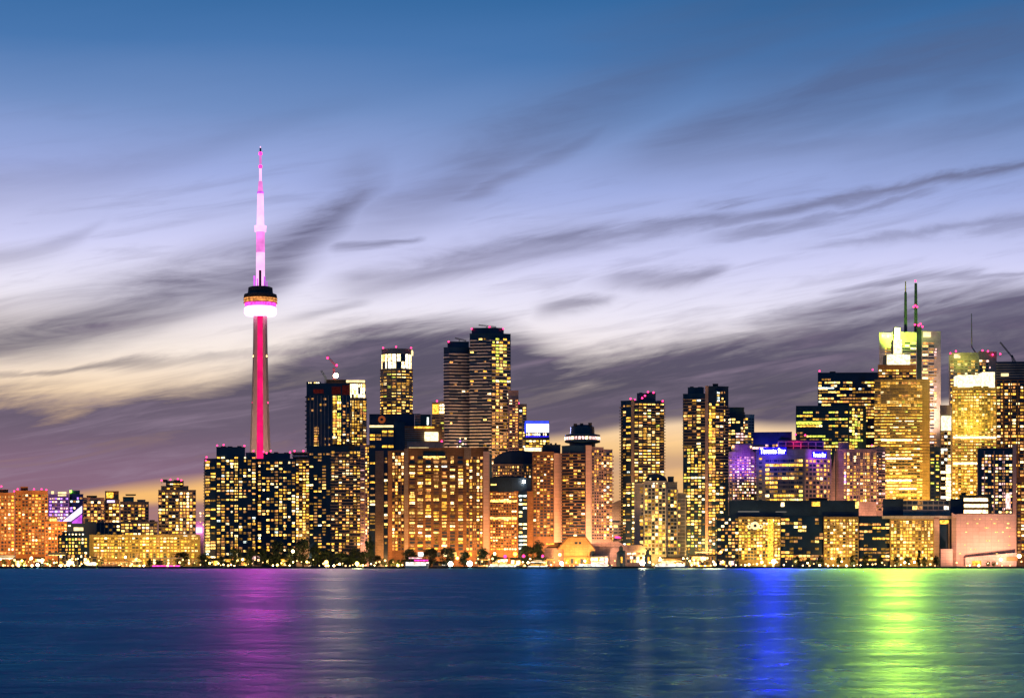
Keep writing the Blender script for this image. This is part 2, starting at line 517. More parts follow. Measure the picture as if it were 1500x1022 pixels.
def window_mesh(w, h, mat):
    k = (round(w, 1), round(h, 1), mat)
    if k not in WCACHE:
        w, h = k[0], k[1]
        b = MB(); b.slab((0, 0), (1, 0), w, 0, h, .12, mat)
        me = bpy.data.meshes.new('window')
        me.from_pydata(b.v, [], b.f); me.materials.append(MATS[mat]); me.update()
        WCACHE[k] = me
    return WCACHE[k]


def pick(rng, pal):
    tot = sum(w for _, w in pal); r = rng.random() * tot
    for k, w in pal:
        r -= w
        if r <= 0: return 'light_' + k
    return 'light_' + pal[0][0]


def arc(x0, x1, n, Y, squash=1.0):
    xc, r = (x0 + x1) / 2, (x1 - x0) / 2
    return [(xc + r * math.sin(a), r * Y / F * squash * (1 - math.cos(a))) for a in [-PI / 2 + PI * i / n for i in range(n + 1)]]


class Bld:
    CAP = 100

    def __init__(s, name, label, cat, px, Y, group=None, seed=None):
        s.Y = Y
        s.root = tag(empty(name, (X(px, Y), Y, G)), label, cat, group)
        s.rng = random.Random(seed if seed is not None else int(px * 7 + Y))
        s.left = s.CAP
        s.rest = None
        s.nbal = 100

    def pts(s, ch):
        if not isinstance(ch, list): ch = [(ch[0], 0), (ch[1], 0)]
        return [Vector((X(px, s.Y + d), s.Y + d)) for px, d in ch], ch

    def body(s, ch, yt, yb=None, mat='dark_glass', depth=32, part='wall', roof='roof_dark', off=0.0, lip=True):
        if not isinstance(ch, list): ch = [(ch[0], off), (ch[1], off)]
        fp = [(X(px, s.Y + d), s.Y + d) for px, d in ch]
        dm = max(d for _, d in ch) + depth
        xa, xb = ch[0][0], ch[-1][0]
        ins = min(2.0, (xb - xa) * .08)
        fp += [(X(xb - ins, s.Y + dm), s.Y + dm), (X(xa + ins, s.Y + dm), s.Y + dm)]
        z0 = G if yb is None else Z(yb, s.Y); z1 = Z(yt, s.Y)
        b = MB(); b.prism(fp, z0, z1, mat, roof)
        if lip:
            for A, B in zip(fp[:len(ch) - 1], fp[1:len(ch)]):
                A, B = Vector(A), Vector(B); L = (B - A).length
                if L < .5: continue
                tx = (B - A) / L
                b.slab((A + B) / 2, tx, L + .3, z1 + .15, 1.1, .35, mat)
        return b.build(part, s.root)

    def win(s, ch, yt, yb, fl=4.4, bay=6.0, ww=.7, wh=.55, lit=.5, pal='warm', mode='res', dark='dark_glass', keep=True, dimp=.2):
        P, ch = s.pts(ch)
        nf = max(1, round((yb - yt) / fl)); zt, zb = Z(yt, s.Y), Z(yb, s.Y); fh = (zt - zb) / nf
        cells = []
        rng = s.rng
        rowp = [min(1, max(0, lit * rng.choice((.35, .7, 1, 1.3, 1.8) if lit < .7 else (.6, .85, 1, 1.2)))) for _ in range(nf)] if mode == 'off' else [lit] * nf
        for si, (A, B) in enumerate(zip(P[:-1], P[1:])):
            dpx = abs(ch[si + 1][0] - ch[si][0])
            L = (B - A).length
            if dpx < 1.0: continue
            nb = max(1, round(dpx / bay)); cw = L / nb; tx = (B - A) / L
            colp = [rng.uniform(.55, 1.45) for _ in range(nb)]
            for j in range(nf):
                run, state = 0, False
                for i in range(nb):
                    if mode == 'off':
                        if run <= 0:
                            state = rng.random() < rowp[j]; run = rng.choice((1, 2, 3, 5)); m_run = pick(rng, PAL[pal])
                        run -= 1
                        on = state and rng.random() < .94
                        mat = m_run if rng.random() < .7 else pick(rng, PAL[pal])
                    else:
                        on = rng.random() < lit * colp[i]
                        mat = pick(rng, PAL[pal])
                    if not on and dark is not None and rng.random() < dimp: on, mat = True, 'light_' + rng.choice(('dim', 'amberdim', 'amberdim'))
                    c = A + tx * (cw * (i + .5)); z = zt - fh * (j + .5)
                    w = cw * min(.96, ww * 1.08)
                    if mode == 'res' and on and rng.random() < .25: w *= rng.uniform(.5, .85)
                    cells.append((on, c, tx, w, z, fh * min(.95, wh * 1.12), mat if on else dark))
        lits = [c for c in cells if c[0]]
        take = set()
        if keep and s.left > 0:
            idx = list(range(len(lits))); rng.shuffle(idx)
            take = set(idx[:s.left]); s.left -= len(take)
        li = -1
        for on, c, tx, w, z, h, mat in cells:
            if on: li += 1
            if on and li in take:
                o = bpy.data.objects.new('window', window_mesh(w, h, mat))
                o.parent = s.root
                o.location = (c.x - s.root.location.x, c.y - s.root.location.y, z - G)
                o.rotation_euler = (0, 0, math.atan2(tx.y, tx.x))
                COL.objects.link(o)
            else:
                if dark is None and not on: continue
                if s.rest is None: s.rest = MB()
                s.rest.slab(c, tx, w, z, h, .12 if on else .07, mat)

    def lattice(s, ch, yt, yb, fl=None, bay=None, th=.3, pw=.12, proud=.35, mat='concrete_warm', part='facade_lattice'):
        """spandrel lines every floor and piers every bay, as one facade pattern"""
        P, ch = s.pts(ch); b = MB()
        zt, zb = Z(yt, s.Y), Z(yb, s.Y)
        for si, (A, B) in enumerate(zip(P[:-1], P[1:])):
            L = (B - A).length
            if L < 1: continue
            tx = (B - A) / L
            dpx = abs(ch[si + 1][0] - ch[si][0])
            if fl:
                nf = max(1, round((yb - yt) / fl)); fh = (zt - zb) / nf
                for j in range(nf + 1):
                    b.slab((A + B) / 2, tx, L, zt - fh * j, fh * th, proud, mat)
            if bay:
                nb = max(1, round(dpx / bay)); cw = L / nb
                for i in range(nb + 1):
                    b.slab(A + tx * cw * i, tx, cw * pw, (zt + zb) / 2, zt - zb, proud + .06, mat)
        return b.build(part, s.root)

    def balconies(s, ch, yt, yb, fl, th=.3, over=1.5, mat='concrete_warm', part='balcony', ext=0.0):
        P, ch = s.pts(ch)
        nf = max(1, round((yb - yt) / fl)); zt, zb = Z(yt, s.Y), Z(yb, s.Y); fh = (zt - zb) / nf
        for j in range(nf):
            b = MB()
            for A, B in zip(P[:-1], P[1:]):
                L = (B - A).length
                if L < .5: continue
                tx = (B - A) / L
                b.slab((A + B) / 2 - tx * ext * .5, tx, L + ext, zt - fh * (j + .98), fh * th, over, mat)
            b.build(part, s.root)

    def panel(s, x0, x1, yt, yb, mat, off=-.3, d=.5, part='lit_panel', dd=0.0):
        b = MB(); Y = s.Y + dd
        b.box(X(x0, Y), X(x1, Y), Y + off, Y + off + d, Z(yb, Y), Z(yt, Y), mat)
        return b.build(part, s.root)

    def shape(s, pts, mat, off=0.0, depth=30, part='wall'):
        b = MB(); Y = s.Y
        b.extr([(X(px, Y), Z(py, Y)) for px, py in pts], Y + off, Y + off + depth, mat)
        return b.build(part, s.root)

    def red(s, lst, r=1.15, mat='lamp_red'):
        for px, py in lst:
            b = MB(); b.ball((X(px, s.Y), s.Y + 3, Z(py, s.Y)), r * s.Y / 2500, mat, 6, 4)
            b.bar((X(px, s.Y), s.Y + 3, Z(py, s.Y) - 4), (X(px, s.Y), s.Y + 3, Z(py, s.Y) - r * .8), .3, 'mast_dark')
            b.build('aviation_light', s.root)

    def units(s, x0, x1, yt, n, hpx=4, mat='roof_dark', off=6):
        """plant boxes on the roof"""
        for i in range(n):
            w = (x1 - x0) / n; a = x0 + w * i + s.rng.uniform(0, w * .35); c = a + w * s.rng.uniform(.35, .6)
            h = hpx * s.rng.uniform(.5, 1.1)
            b = MB(); Y = s.Y + off
            b.box(X(a, Y), X(c, Y), Y, Y + 8, Z(yt + 2, Y), Z(yt - h, Y), mat)
            b.build('roof_unit', s.root)

    def text(s, txt, x0, x1, yb, yt, mat, off, part='sign', sub='lettering', panel=None, ang=0.0):
        cu = bpy.data.curves.new('lettering', 'FONT'); cu.body = txt; cu.align_x = 'LEFT'; cu.extrude = .08; cu.offset = .03
        tmp = bpy.data.objects.new('lettering', cu); COL.objects.link(tmp)
        bpy.context.view_layer.update()
        me = bpy.data.meshes.new_from_object(tmp.evaluated_get(bpy.context.evaluated_depsgraph_get()))
        bpy.data.objects.remove(tmp)
        xs = [v.co.x for v in me.vertices]; ys = [v.co.y for v in me.vertices]
        Y = s.Y + off
        W = (X(x1, Y) - X(x0, Y)); H = Z(yt, Y) - Z(yb, Y)
        kx = W / (max(xs) - min(xs)); ky = H / (max(ys) - min(ys))
        ca, sa = math.cos(ang), math.sin(ang)
        for v in me.vertices:
            x = (v.co.x - min(xs)) * kx; z = (v.co.y - min(ys)) * ky; y = -v.co.z * 3
            v.co = (x, y + x * math.tan(ang), z)
        me.materials.clear(); me.materials.append(MATS[mat])
        o = bpy.data.objects.new(sub, me); COL.objects.link(o)
        org = Vector((X(x0, Y), Y, Z(yb, Y)))
        par = s.root
        if panel:
            b = MB(); pad = 1.2; L = W + 2 * pad
            tx = Vector((1, math.tan(ang))).normalized()
            c = Vector((X((x0 + x1) / 2, Y), Y + W / 2 * math.tan(ang) + .8))
            b.slab(c, tx, L / max(.3, tx.x), Z((yt + yb) / 2, Y), H + 2 * pad, .25, panel, .25)
            par = b.build(part, s.root)
        o.parent = par
        o.location = org - parent_loc(par)
        return par

    def done(s):
        if s.rest is not None:
            o = s.rest.build('window', s.root); o['kind'] = 'stuff'
        return s.root


# ================================================================== BUILDINGS, left to right

# ---- far left: orange slabs
b = Bld('apartment_slab', 'orange lit slab tower cut by the left edge of the photo', 'tower', 8, 2420)
b.body((-14, 21.5), 722, mat='brick_orange'); b.body((-2, 12), 717, 723, 'brick_orange', 14, 'penthouse', off=5)
b.win((-14, 21), 725, 812, 5.0, 5.2, .62, .5, .62, 'orange'); b.lattice((-14, 21), 725, 812, 5.0, 10.4, .25, .1, mat='brick_orange')
b.red([(1, 712), (20, 719)]); b.done()
b = Bld('apartment_slab', 'orange slab tower with a small dark roof box and darker left side', 'tower', 46, 2440)
b.body((22, 70), 719, mat='brick_orange'); b.body((30, 41), 713, 720, 'brick_brown', 12, 'penthouse', off=5)
b.win((22, 31), 724, 812, 5.0, 4.5, .6, .45, .28, 'orange'); b.win((32, 70), 723, 812, 4.7, 4.7, .62, .5, .6, 'orange')
b.lattice((32, 70), 723, 812, 4.7, 9.4, .25, .1, mat='brick_orange')
b.red([(25, 716), (49, 716), (60, 716), (67, 717)]); b.done()
b = Bld('apartment_block', 'low orange block in front of the violet lit building', 'building', 82, 2400)
b.body([(66, 0), (98, 8)], 764, mat='brick_orange'); b.body((68, 84), 757, 765, 'concrete_pink', 14, 'penthouse', off=4)
b.win((69, 83), 758, 764, 6, 4, .7, .6, .95, 'white'); b.win([(66, 0), (98, 8)], 766, 815, 4.8, 4.6, .6, .5, .6, 'orange'); b.done()
# ---- violet lit building and the slanted roof edge
b = Bld('office_block', 'violet lit block with pale green lit roof boxes on the far left', 'building', 88, 2600)
b.body((71, 101), 724, mat='concrete_pink'); b.panel(75, 79, 719, 724, 'crown_cream', part='roof_sign'); b.panel(85, 97, 720, 726, 'crown_cream', part='roof_sign')
b.win((72, 100), 728, 770, 4.6, 4.2, .7, .5, .62, 'violet'); b.lattice((71, 101), 727, 770, 4.6, 8.4, .3, .12, mat='concrete_pink')
add_light('SPOT', (X(86, 2560), 2560, Z(770, 2600)), 60000, (.55, .25, 1), b.root, (X(86, 2600), 2600, Z(735, 2600)), 3, 110)
b.done()
b = Bld('office_block', 'dark block with a green roof lamp beside the violet lit block', 'building', 111, 2610)
b.body((101.5, 122), 724, mat='navy_panel'); b.body((103, 117), 718.5, 724, 'mast_dark', 12, 'penthouse', off=3)
b.panel(102, 105, 718, 721, 'lamp_green', part='roof_lamp', dd=1)
b.win((102, 121), 727, 765, 4.6, 4.5, .7, .5, .55, 'violet'); b.done()
b = Bld('stadium_roof', 'slanted white and violet lit roof edge rising to the right', 'stadium', 105, 2540)
b.shape([(88, 764), (119.5, 738.5), (119.5, 766), (88, 766)], 'concrete_grey', 3, 60, 'roof')
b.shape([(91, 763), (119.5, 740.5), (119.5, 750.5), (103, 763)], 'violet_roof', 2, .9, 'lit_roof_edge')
b.shape([(105, 764), (119.5, 753), (119.5, 767), (105, 767)], 'glow_violet', 2, .9, 'violet_glow_wall'); b.done()  # illumination of edge and wall put into their emissive colour
# ---- 122 .. 290
b = Bld('apartment_block', 'warm lit flat roofed block right of the slanted violet roof', 'building', 137, 2470)
b.body([(122, 0), (153, 6)], 729, mat='concrete_pink'); b.body((127, 142), 726, 730, 'brick_brown', 14, 'penthouse', off=8)
b.win([(122, 0), (153, 6)], 733, 770, 4.7, 5, .68, .55, .62, 'warm'); b.lattice([(122, 0), (153, 6)], 733, 770, 4.7, 10, .28, .1, mat='concrete_pink'); b.done()
b = Bld('apartment_block', 'block with an orange roof box and a violet sign under it', 'building', 164, 2500)
b.body((153.5, 175), 732, mat='concrete_warm'); b.body((154, 174), 719.5, 733, 'brick_orange', 16, 'penthouse', off=5)
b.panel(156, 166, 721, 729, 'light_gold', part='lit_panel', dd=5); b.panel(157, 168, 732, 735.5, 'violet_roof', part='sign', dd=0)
b.win((154, 175), 737, 775, 4.6, 4.8, .66, .5, .55, 'warm'); b.lattice((154, 175), 737, 775, 4.6, 4.8, .25, .12); b.done()
b = Bld('apartment_block', 'stepped warm block with a thin canopy frame on its roof', 'building', 197, 2480)
b.body((176, 218), 735, mat='concrete_warm'); b.body((180, 196), 728, 736, 'concrete_warm', 14, 'penthouse', off=4); b.body((184, 199), 724, 725, 'brick_brown', 10, 'roof_canopy', off=6)
b.body((201, 213), 732, 736, 'concrete_pink', 14, 'penthouse', off=4)
b.win((176, 218), 738, 785, 4.7, 5.2, .66, .52, .55, 'warm'); b.lattice((176, 218), 738, 785, 4.7, None, .3); b.done()
b = Bld('low_block', 'dark low block with one large bright window left of the dark bare wall', 'building', 112, 2380)
b.body((98, 126), 767, mat='dark_glass'); b.panel(108, 122, 772, 777, 'crown_cream', part='window'); b.win((99, 125), 779, 785, 6, 5, .45, .5, .8, 'white')
b.win((100, 107), 768, 771, 3, 3.5, .8, .6, .7, 'warm'); b.done()
b = Bld('low_block', 'blank dark navy block with a chimney stub among the low left roofs', 'building', 133, 2370)
b.body((124, 141), 764.5, mat='navy_panel'); b.body((124, 129), 760, 765, 'navy_panel', 6, 'chimney', off=4); b.done()
b = Bld('low_block', 'dark grey low block with vertical ribs behind the long yellow building', 'building', 158, 2390)
b.body([(141.5, 0), (176, 7)], 766, mat='navy_panel'); b.lattice([(141.5, 0), (176, 7)], 767, 785, None, 5.5, .3, .25, mat='concrete_grey'); b.win([(142, 0), (176, 7)], 768, 783, 5, 6, .6, .5, .25, 'warm'); b.done()
b = Bld('low_block', 'row of lit low flats behind the right half of the long yellow building', 'building', 204, 2400)
b.body((176.5, 231), 764, mat='concrete_warm'); b.win((177, 231), 766, 784, 4.8, 6, .7, .5, .55, 'warm'); b.units(178, 230, 764, 4, 3); b.done()
b = Bld('warehouse_flats', 'dark roofed block with three rows of bright windows on the left shore', 'building', 108, 2300)
b.body((85, 131), 785, mat='navy_panel'); b.body((91, 125), 779, 786, 'navy_panel', 16, 'penthouse', off=6)
b.win((86, 128), 787, 812, 4.6, 4.8, .6, .5, .75, 'gold'); b.win((94, 124), 780.5, 784, 4, 5, .4, .5, .8, 'white'); b.win((86, 128), 812, 826, 5, 6, .6, .7, .8, 'orange'); b.done()
b = Bld('warehouse_flats', 'long low golden building with even pillars on the left shore', 'building', 212, 2310)
b.body((131, 293), 783.5, mat='stone_gold', depth=60); b.win((137, 290), 786, 809, 4.6, 5.1, .7, .55, .82, 'gold'); b.win((137, 290), 809, 827, 9, 5.1, .6, .7, .65, 'orange')
b.lattice((131, 293), 785, 826, 4.6, 15.4, .2, .1, .5, 'stone_gold'); b.win((145, 290), 783.8, 785.2, 1.4, 12, .5, .6, .5, 'warm'); b.done()
b = Bld('apartment_tower', 'stepped warm tower with dark balcony bands standing alone left of centre', 'tower', 260, 2420)
b.body((232, 287), 718, mat='concrete_warm'); b.body((243, 269), 704.5, 719, 'navy_panel', 18, 'penthouse', off=4); b.body((236, 276), 712, 719, 'concrete_warm', 24, 'upper_storeys', off=2)
b.lattice((243, 269), 705, 718, 3.2, None, .3, mat='concrete_pink', part='penthouse_lattice') if False else None
b.win((232, 262), 720, 782, 4.6, 5, .72, .5, .5, 'warm'); b.win((263, 287), 720, 782, 4.6, 4.8, .66, .55, .75, 'orange'); b.win((244, 268), 707, 717, 3.4, 5, .8, .4, .35, 'warm')
b.balconies((232, 258), 720, 782, 4.6, .32, 1.6, 'concrete_warm'); b.red([(236, 703), (249, 702), (260, 701), (265, 703)]); b.units(238, 268, 704, 2, 3); b.done()
b = Bld('low_block', 'small block with a violet shining front tucked beside the dark twin slabs', 'building', 291, 2440)
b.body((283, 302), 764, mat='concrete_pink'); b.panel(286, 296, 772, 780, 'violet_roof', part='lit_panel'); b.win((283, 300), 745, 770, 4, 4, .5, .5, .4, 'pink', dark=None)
add_light('POINT', (X(291, 2430), 2432, Z(775, 2430)), 9000, (.8, .35, 1), b.root, None, 2); b.done()

# ---- dark twin slabs left of the observation tower
b = Bld('apartment_tower', 'black glass slab with scattered windows left of the tall observation tower', 'tower', 337, 2290)
b.body([(300, 6), (317, 0), (375, 4)], 672, mat='dark_glass'); b.body((317, 359), 655, 673, 'dark_glass', 22, 'penthouse', off=4); b.body((360, 375), 663, 673, 'dark_glass', 20, 'penthouse', off=6)
b.win([(300, 6), (316, 0)], 674, 822, 4.4, 8, .78, .5, .52, 'warm'); b.win([(317, 0), (375, 4)], 668, 822, 4.4, 6.4, .66, .55, .52, 'warm')
b.lattice([(300, 6), (317, 0), (375, 4)], 672, 824, 4.4, 16, .14, .07, .25, 'navy_panel')
b.balconies([(298.6, 6), (302, 5)], 674, 820, 4.4, .3, 1.2, 'concrete_grey')
b.red([(317.5, 652), (327, 651), (357.5, 652.5), (302, 669), (301, 674), (371, 660)]); b.units(320, 356, 655, 3, 2); b.done()
b = Bld('apartment_tower', 'black glass slab with scattered windows right of the tall observation tower', 'tower', 412, 2300)
b.body([(375.5, 4), (433, 0), (434, 0)], 672, mat='dark_glass'); b.body((386, 425), 664, 673, 'dark_glass', 22, 'penthouse', off=4)
b.win([(377, 4), (433, 0)], 675, 812, 4.4, 6.2, .64, .55, .5, 'warm'); b.lattice([(375.5, 4), (433, 0)], 672, 812, 4.4, 15, .14, .07, .25, 'navy_panel')
b.red([(385.5, 661), (396, 660), (424.5, 662), (390, 663)]); b.units(388, 424, 664, 3, 2); b.done()
b = Bld('apartment_tower', 'narrow golden lit wing with a pale flat roof edge beside the black slab', 'tower', 443, 2360)
b.body((428, 453.5), 672, mat='concrete_warm'); b.body((427, 452), 662.5, 664, 'concrete_pink', 24, 'roof_canopy', off=1); b.body((428, 451), 667, 669, 'white_panel', 24, 'roof_canopy', off=1); b.body((429, 450), 664, 672, 'roof_dark', 18, 'penthouse', off=5)
b.win((433, 453), 674, 790, 4.3, 4.6, .7, .6, .82, 'gold'); b.lattice((433, 453), 673, 790, 4.3, None, .3); b.red([(431, 660), (444, 660)]); b.done()

# ---- construction tower and its golden neighbour
b = Bld('unfinished_tower', 'dark unfinished tower wrapped in red netting with a work light on top', 'tower', 480, 2520)
b.body((449, 513), 562, mat='dark_glass', depth=40); b.body((449, 470), 559.5, 563, 'navy_panel', 20, 'upper_storeys', off=4); b.body((478, 507), 556, 563, 'brick_brown', 20, 'upper_storeys', off=5)
b.panel(459, 474, 570, 576, 'red_netting', part='safety_netting'); b.panel(486, 499, 566, 577, 'red_netting', part='safety_netting'); b.panel(501, 513, 564, 578, 'red_netting', part='safety_netting')
b.lattice((449, 513), 579, 655, None, 5.3, .3, .16, .4, 'concrete_grey'); b.win((487, 500), 579, 655, 4.2, 6.5, .75, .7, .9, 'gold'); b.win((459, 467), 625, 655, 3.6, 8, .9, .55, .85, 'orange')
b.win((449, 485), 580, 655, 8, 6, .5, .3, .08, 'warm'); b.win((501, 512), 580, 655, 4.2, 6, .7, .5, .5, 'orange')
b.balconies([(447, 0), (452, 0)], 575, 655, 6.5, .25, 1.5, 'navy_panel', 'floor_edge'); b.win((451, 468), 559.8, 562, 2, 3, .7, .8, .9, 'hot' if False else 'white'); b.done()
b = Bld('apartment_tower', 'golden round cornered tower with a bright glazed crown behind the unfinished tower', 'tower', 522, 2600)
b.body([(504, 6), (511, 0), (531, 0), (537, 8)], 583, mat='concrete_warm'); b.body([(507, 6), (512, 2), (531, 2), (535.5, 8)], 558, 584, 'concrete_pale', 20, 'crown')
b.win([(508, 5), (512, 2), (531, 2), (535, 7)], 562, 582, 5, 3.4, .74, .86, .96, 'white'); b.panel(507, 534, 556.5, 559.5, 'crown_cream', part='crown_light', d=14, off=1)
b.win([(504, 6), (511, 0), (531, 0), (537, 8)], 586, 800, 4.2, 4.3, .68, .58, .66, 'gold'); b.lattice([(504, 6), (511, 0), (531, 0), (537, 8)], 584, 800, 4.2, None, .28); b.done()
b = Bld('apartment_tower', 'slim pale pink column tower lit from below beside the dark slab', 'tower', 533, 2480)
b.body((527, 541), 652, mat='concrete_pink'); b.win((535, 541), 654, 800, 4.3, 3, .6, .5, .7, 'gold'); b.win((527, 535), 656, 798, 4.3, 8, .6, .3, .35, 'pink'); b.done()
b = Bld('apartment_tower', 'dark slab with beige balcony lines below the unfinished tower', 'tower', 490, 2330)
b.body([(453, 3), (484, 0), (528, 5)], 653.5, mat='dark_glass'); b.body((484, 519), 651, 658, 'roof_dark', 20, 'penthouse', off=3)
b.win([(453, 3), (484, 0)], 658, 812, 4.5, 6.5, .75, .45, .33, 'warm'); b.win([(485, 0), (528, 5)], 660, 812, 4.5, 5.6, .66, .55, .5, 'orange')
b.balconies([(484, 0), (528, 5)], 658, 812, 4.5, .26, 1.4, 'concrete_warm'); b.units(486, 520, 651, 3, 2); b.done()
b = Bld('apartment_tower', 'black tower with a bare brown stair column left of the wide hotel slab', 'tower', 554, 2350)
b.body((540, 568), 657, mat='dark_glass'); b.panel(550, 562, 660, 823, 'concrete_warm', off=-1.5, d=1.5, part='stair_shaft'); b.win((541, 550), 662, 815, 4.6, 8, .75, .45, .4, 'warm'); b.win((562.5, 568), 660, 820, 4.6, 5, .8, .55, .65, 'orange'); b.done()

# ---- dark complex behind the hotel slab
b = Bld('office_block', 'dark stepped office block with a dim round orange emblem near its top', 'building', 575, 2480)
b.body([(541, 6), (607, 0)], 606.5, mat='navy_panel', depth=50); b.body((607.5, 616), 606.5, mat='concrete_warm', depth=40, off=1); b.lattice((607.5, 616), 608, 624, 4, None, .5, .1, .9, 'concrete_pink')
b.body([(541, -8), (577, -10)], 626, mat='dark_glass', depth=12, part='lower_wing'); b.panel(542, 577, 623.5, 626.5, 'crown_cream', off=-12, part='roof_light_strip'); b.body((577.5, 594), 619, mat='dark_glass', depth=8, part='lower_wing', off=-6)
b.win([(541, -8), (577, -10)], 630, 657, 5, 9, .75, .5, .4, 'warm', 'off'); b.win((578, 593), 634, 655, 4.5, 5, .8, .5, .5, 'cool', 'off', dark=None)
bb = MB(); bb.lathe(0, 0, [(4.6, 0), (4.6, .6)], 'logo_orange', 20); bb.lathe(0, 0, [(1.9, .6), (1.9, .9)], 'navy_panel', 16)
bb.v = [(x + X(559, 2480), 2480 + 3.6 - z, y + Z(614, 2480)) for x, y, z in bb.v]; bb.build('round_emblem', b.root)
b.red([(590, 641)], 1.3); b.done()
b = Bld('office_block', 'grey ribbed block with one large bright white window above the hotel roof', 'building', 620, 2470)
b.body([(593, 0), (648, 4)], 624.5, mat='brick_brown', depth=40); b.lattice([(593, 0), (621, 2)], 628, 655, 3, None, .4, .1, .3, 'concrete_grey'); b.panel(622, 642, 632.5, 645.5, 'crown_white', off=-.6, part='window'); b.panel(607, 636, 624.5, 627, 'light_gold', off=-.4, part='roof_light_strip')
b.body([(596, -4), (649, 0)], 648, mat='concrete_grey', depth=8, part='lower_wing'); b.red([(647, 646)], 1.3); b.done()
b = Bld('office_block', 'small green glass block between the dark office and the orange roofed block', 'building', 623, 2560)
b.body((616, 631), 607.5, mat='mast_dark'); b.panel(625.5, 628, 611, 622, 'light_cool', part='window'); b.done()
b = Bld('apartment_tower', 'narrow block with an orange lit top beside the striped twin towers', 'tower', 641, 2700)
b.body((632, 651), 608, mat='concrete_grey'); b.body((633, 643), 590, 609, 'stone_gold', 16, 'upper_storeys'); b.body((643.5, 651), 588, 609, 'concrete_warm', 16, 'upper_storeys', off=3)
b.panel(633.5, 642.5, 592, 606, 'light_gold', part='lit_panel'); b.win((643.5, 651), 591, 606, 5, 4, .8, .6, .9, 'white'); b.lattice((632, 651), 610, 640, 4, None, .45, .1, .5, 'concrete_warm'); b.win((632, 651), 610, 640, 4, 6, .7, .4, .5, 'green'); b.red([(640, 587)]); b.done()
b = Bld('apartment_tower', 'round golden tower with a bright ribbed glass crown left of the twin towers', 'tower', 580, 2640)
ch = arc(557, 604.5, 10, 2640, .7)
b.body(ch, 540, mat='concrete_warm', depth=20); b.body(arc(559, 602.5, 10, 2640, .7), 511, 541, 'concrete_grey', 18, 'crown')
b.panel(558.5, 603.5, 511, 517, 'crown_cream', off=14, d=20, part='crown_light')
b.win(arc(559, 602.5, 10, 2640, .7), 518, 540, 11, 4.6, .68, .92, 1.3, 'white'); b.win(ch, 542, 608, 4.3, 5, .74, .5, .62, 'gold'); b.lattice(ch, 541, 608, 4.3, None, .35, .1, .5)
b.red([(561, 509), (580, 507.5), (602, 509)]); b.done()

# ---- the wide hotel slab
b = Bld('hotel_slab', 'wide brown hotel slab with ten even window columns at the centre left', 'hotel', 645, 2290)
b.body([(568, 5), (597, 2)], 660, mat='brick_brown', depth=40, part='side_wing'); b.body([(597, 0), (716, 0)], 656.5, mat='brick_brown', depth=40)
b.panel(592, 598, 657, 822, 'concrete_warm', off=-2.2, d=2, part='corner_pier'); b.panel(568, 574, 660, 822, 'brick_orange', off=3, d=2, part='corner_pier')
b.panel(708, 717, 661, 822, 'salmon', off=-2.2, d=2, part='corner_pier'); b.panel(680, 690, 655.5, 672, 'concrete_warm', off=-1.6, d=1.4, part='roof_pier')
b.win((598, 680), 667, 679, 5.8, 11.6, .62, .62, .7, 'warm'); b.win((598, 680), 681, 806, 4.75, 11.6, .62, .6, .58, 'warm'); b.win((682, 708), 668, 806, 4.75, 5.6, .62, .6, .55, 'orange')
b.win([(574, 4), (592, 2)], 662, 806, 4.75, 4.6, .6, .6, .55, 'orange'); b.lattice((598, 707), 680, 806, 4.75, 11.6, .2, .12, .7, 'brick_brown'); b.win((598, 707), 808, 815, 7, 11.6, .62, .8, .55, 'warm')
b.panel(620, 640, 662.5, 667.5, 'dark_glass', off=-.9, d=.6, part='sign_board'); b.panel(641, 652, 662.5, 667.5, 'dark_glass', off=-.9, d=.6, part='sign_board'); b.panel(620, 652, 668, 670, 'light_yellow', off=-.9, d=.6, part='sign_light'); b.panel(599, 628, 655, 657, 'crown_cream', off=1.5, d=1, part='roof_light_strip'); b.done()

# ---- striped twin towers
b = Bld('apartment_tower', 'shorter left twin of the two towers with white wavy balcony stripes', 'tower', 669, 2760)
b.body([(650, 4), (658, 0), (688, 6)], 509, mat='dark_glass'); b.body((655.5, 687), 500, 510, 'dark_glass', 24, 'penthouse', off=7)


def stripes(b, ch, yt, yb, fl, mat, dens, rng, over=1.3):
    P, cc = b.pts(ch); nf = round((yb - yt) / fl); zt, zb = Z(yt, b.Y), Z(yb, b.Y); fh = (zt - zb) / nf
    for j in range(nf):
        m = MB()
        for si, (A, B) in enumerate(zip(P[:-1], P[1:])):
            L = (B - A).length; tx = (B - A) / L; k = max(2, round(abs(cc[si + 1][0] - cc[si][0]) / 2.6)); i = 0
            while i < k:
                r = rng.choice((2, 3, 4, 5)); r = min(r, k - i)
                if rng.random() < dens:
                    m.slab(A + tx * (L / k) * (i + r / 2), tx, L / k * r, zt - fh * (j + .9), fh * .34, over, mat)
                i += r
            m.slab((A + B) / 2, tx, L, zt - fh * (j + .98), fh * .12, .3, mat)
        m.build('balcony', b.root)


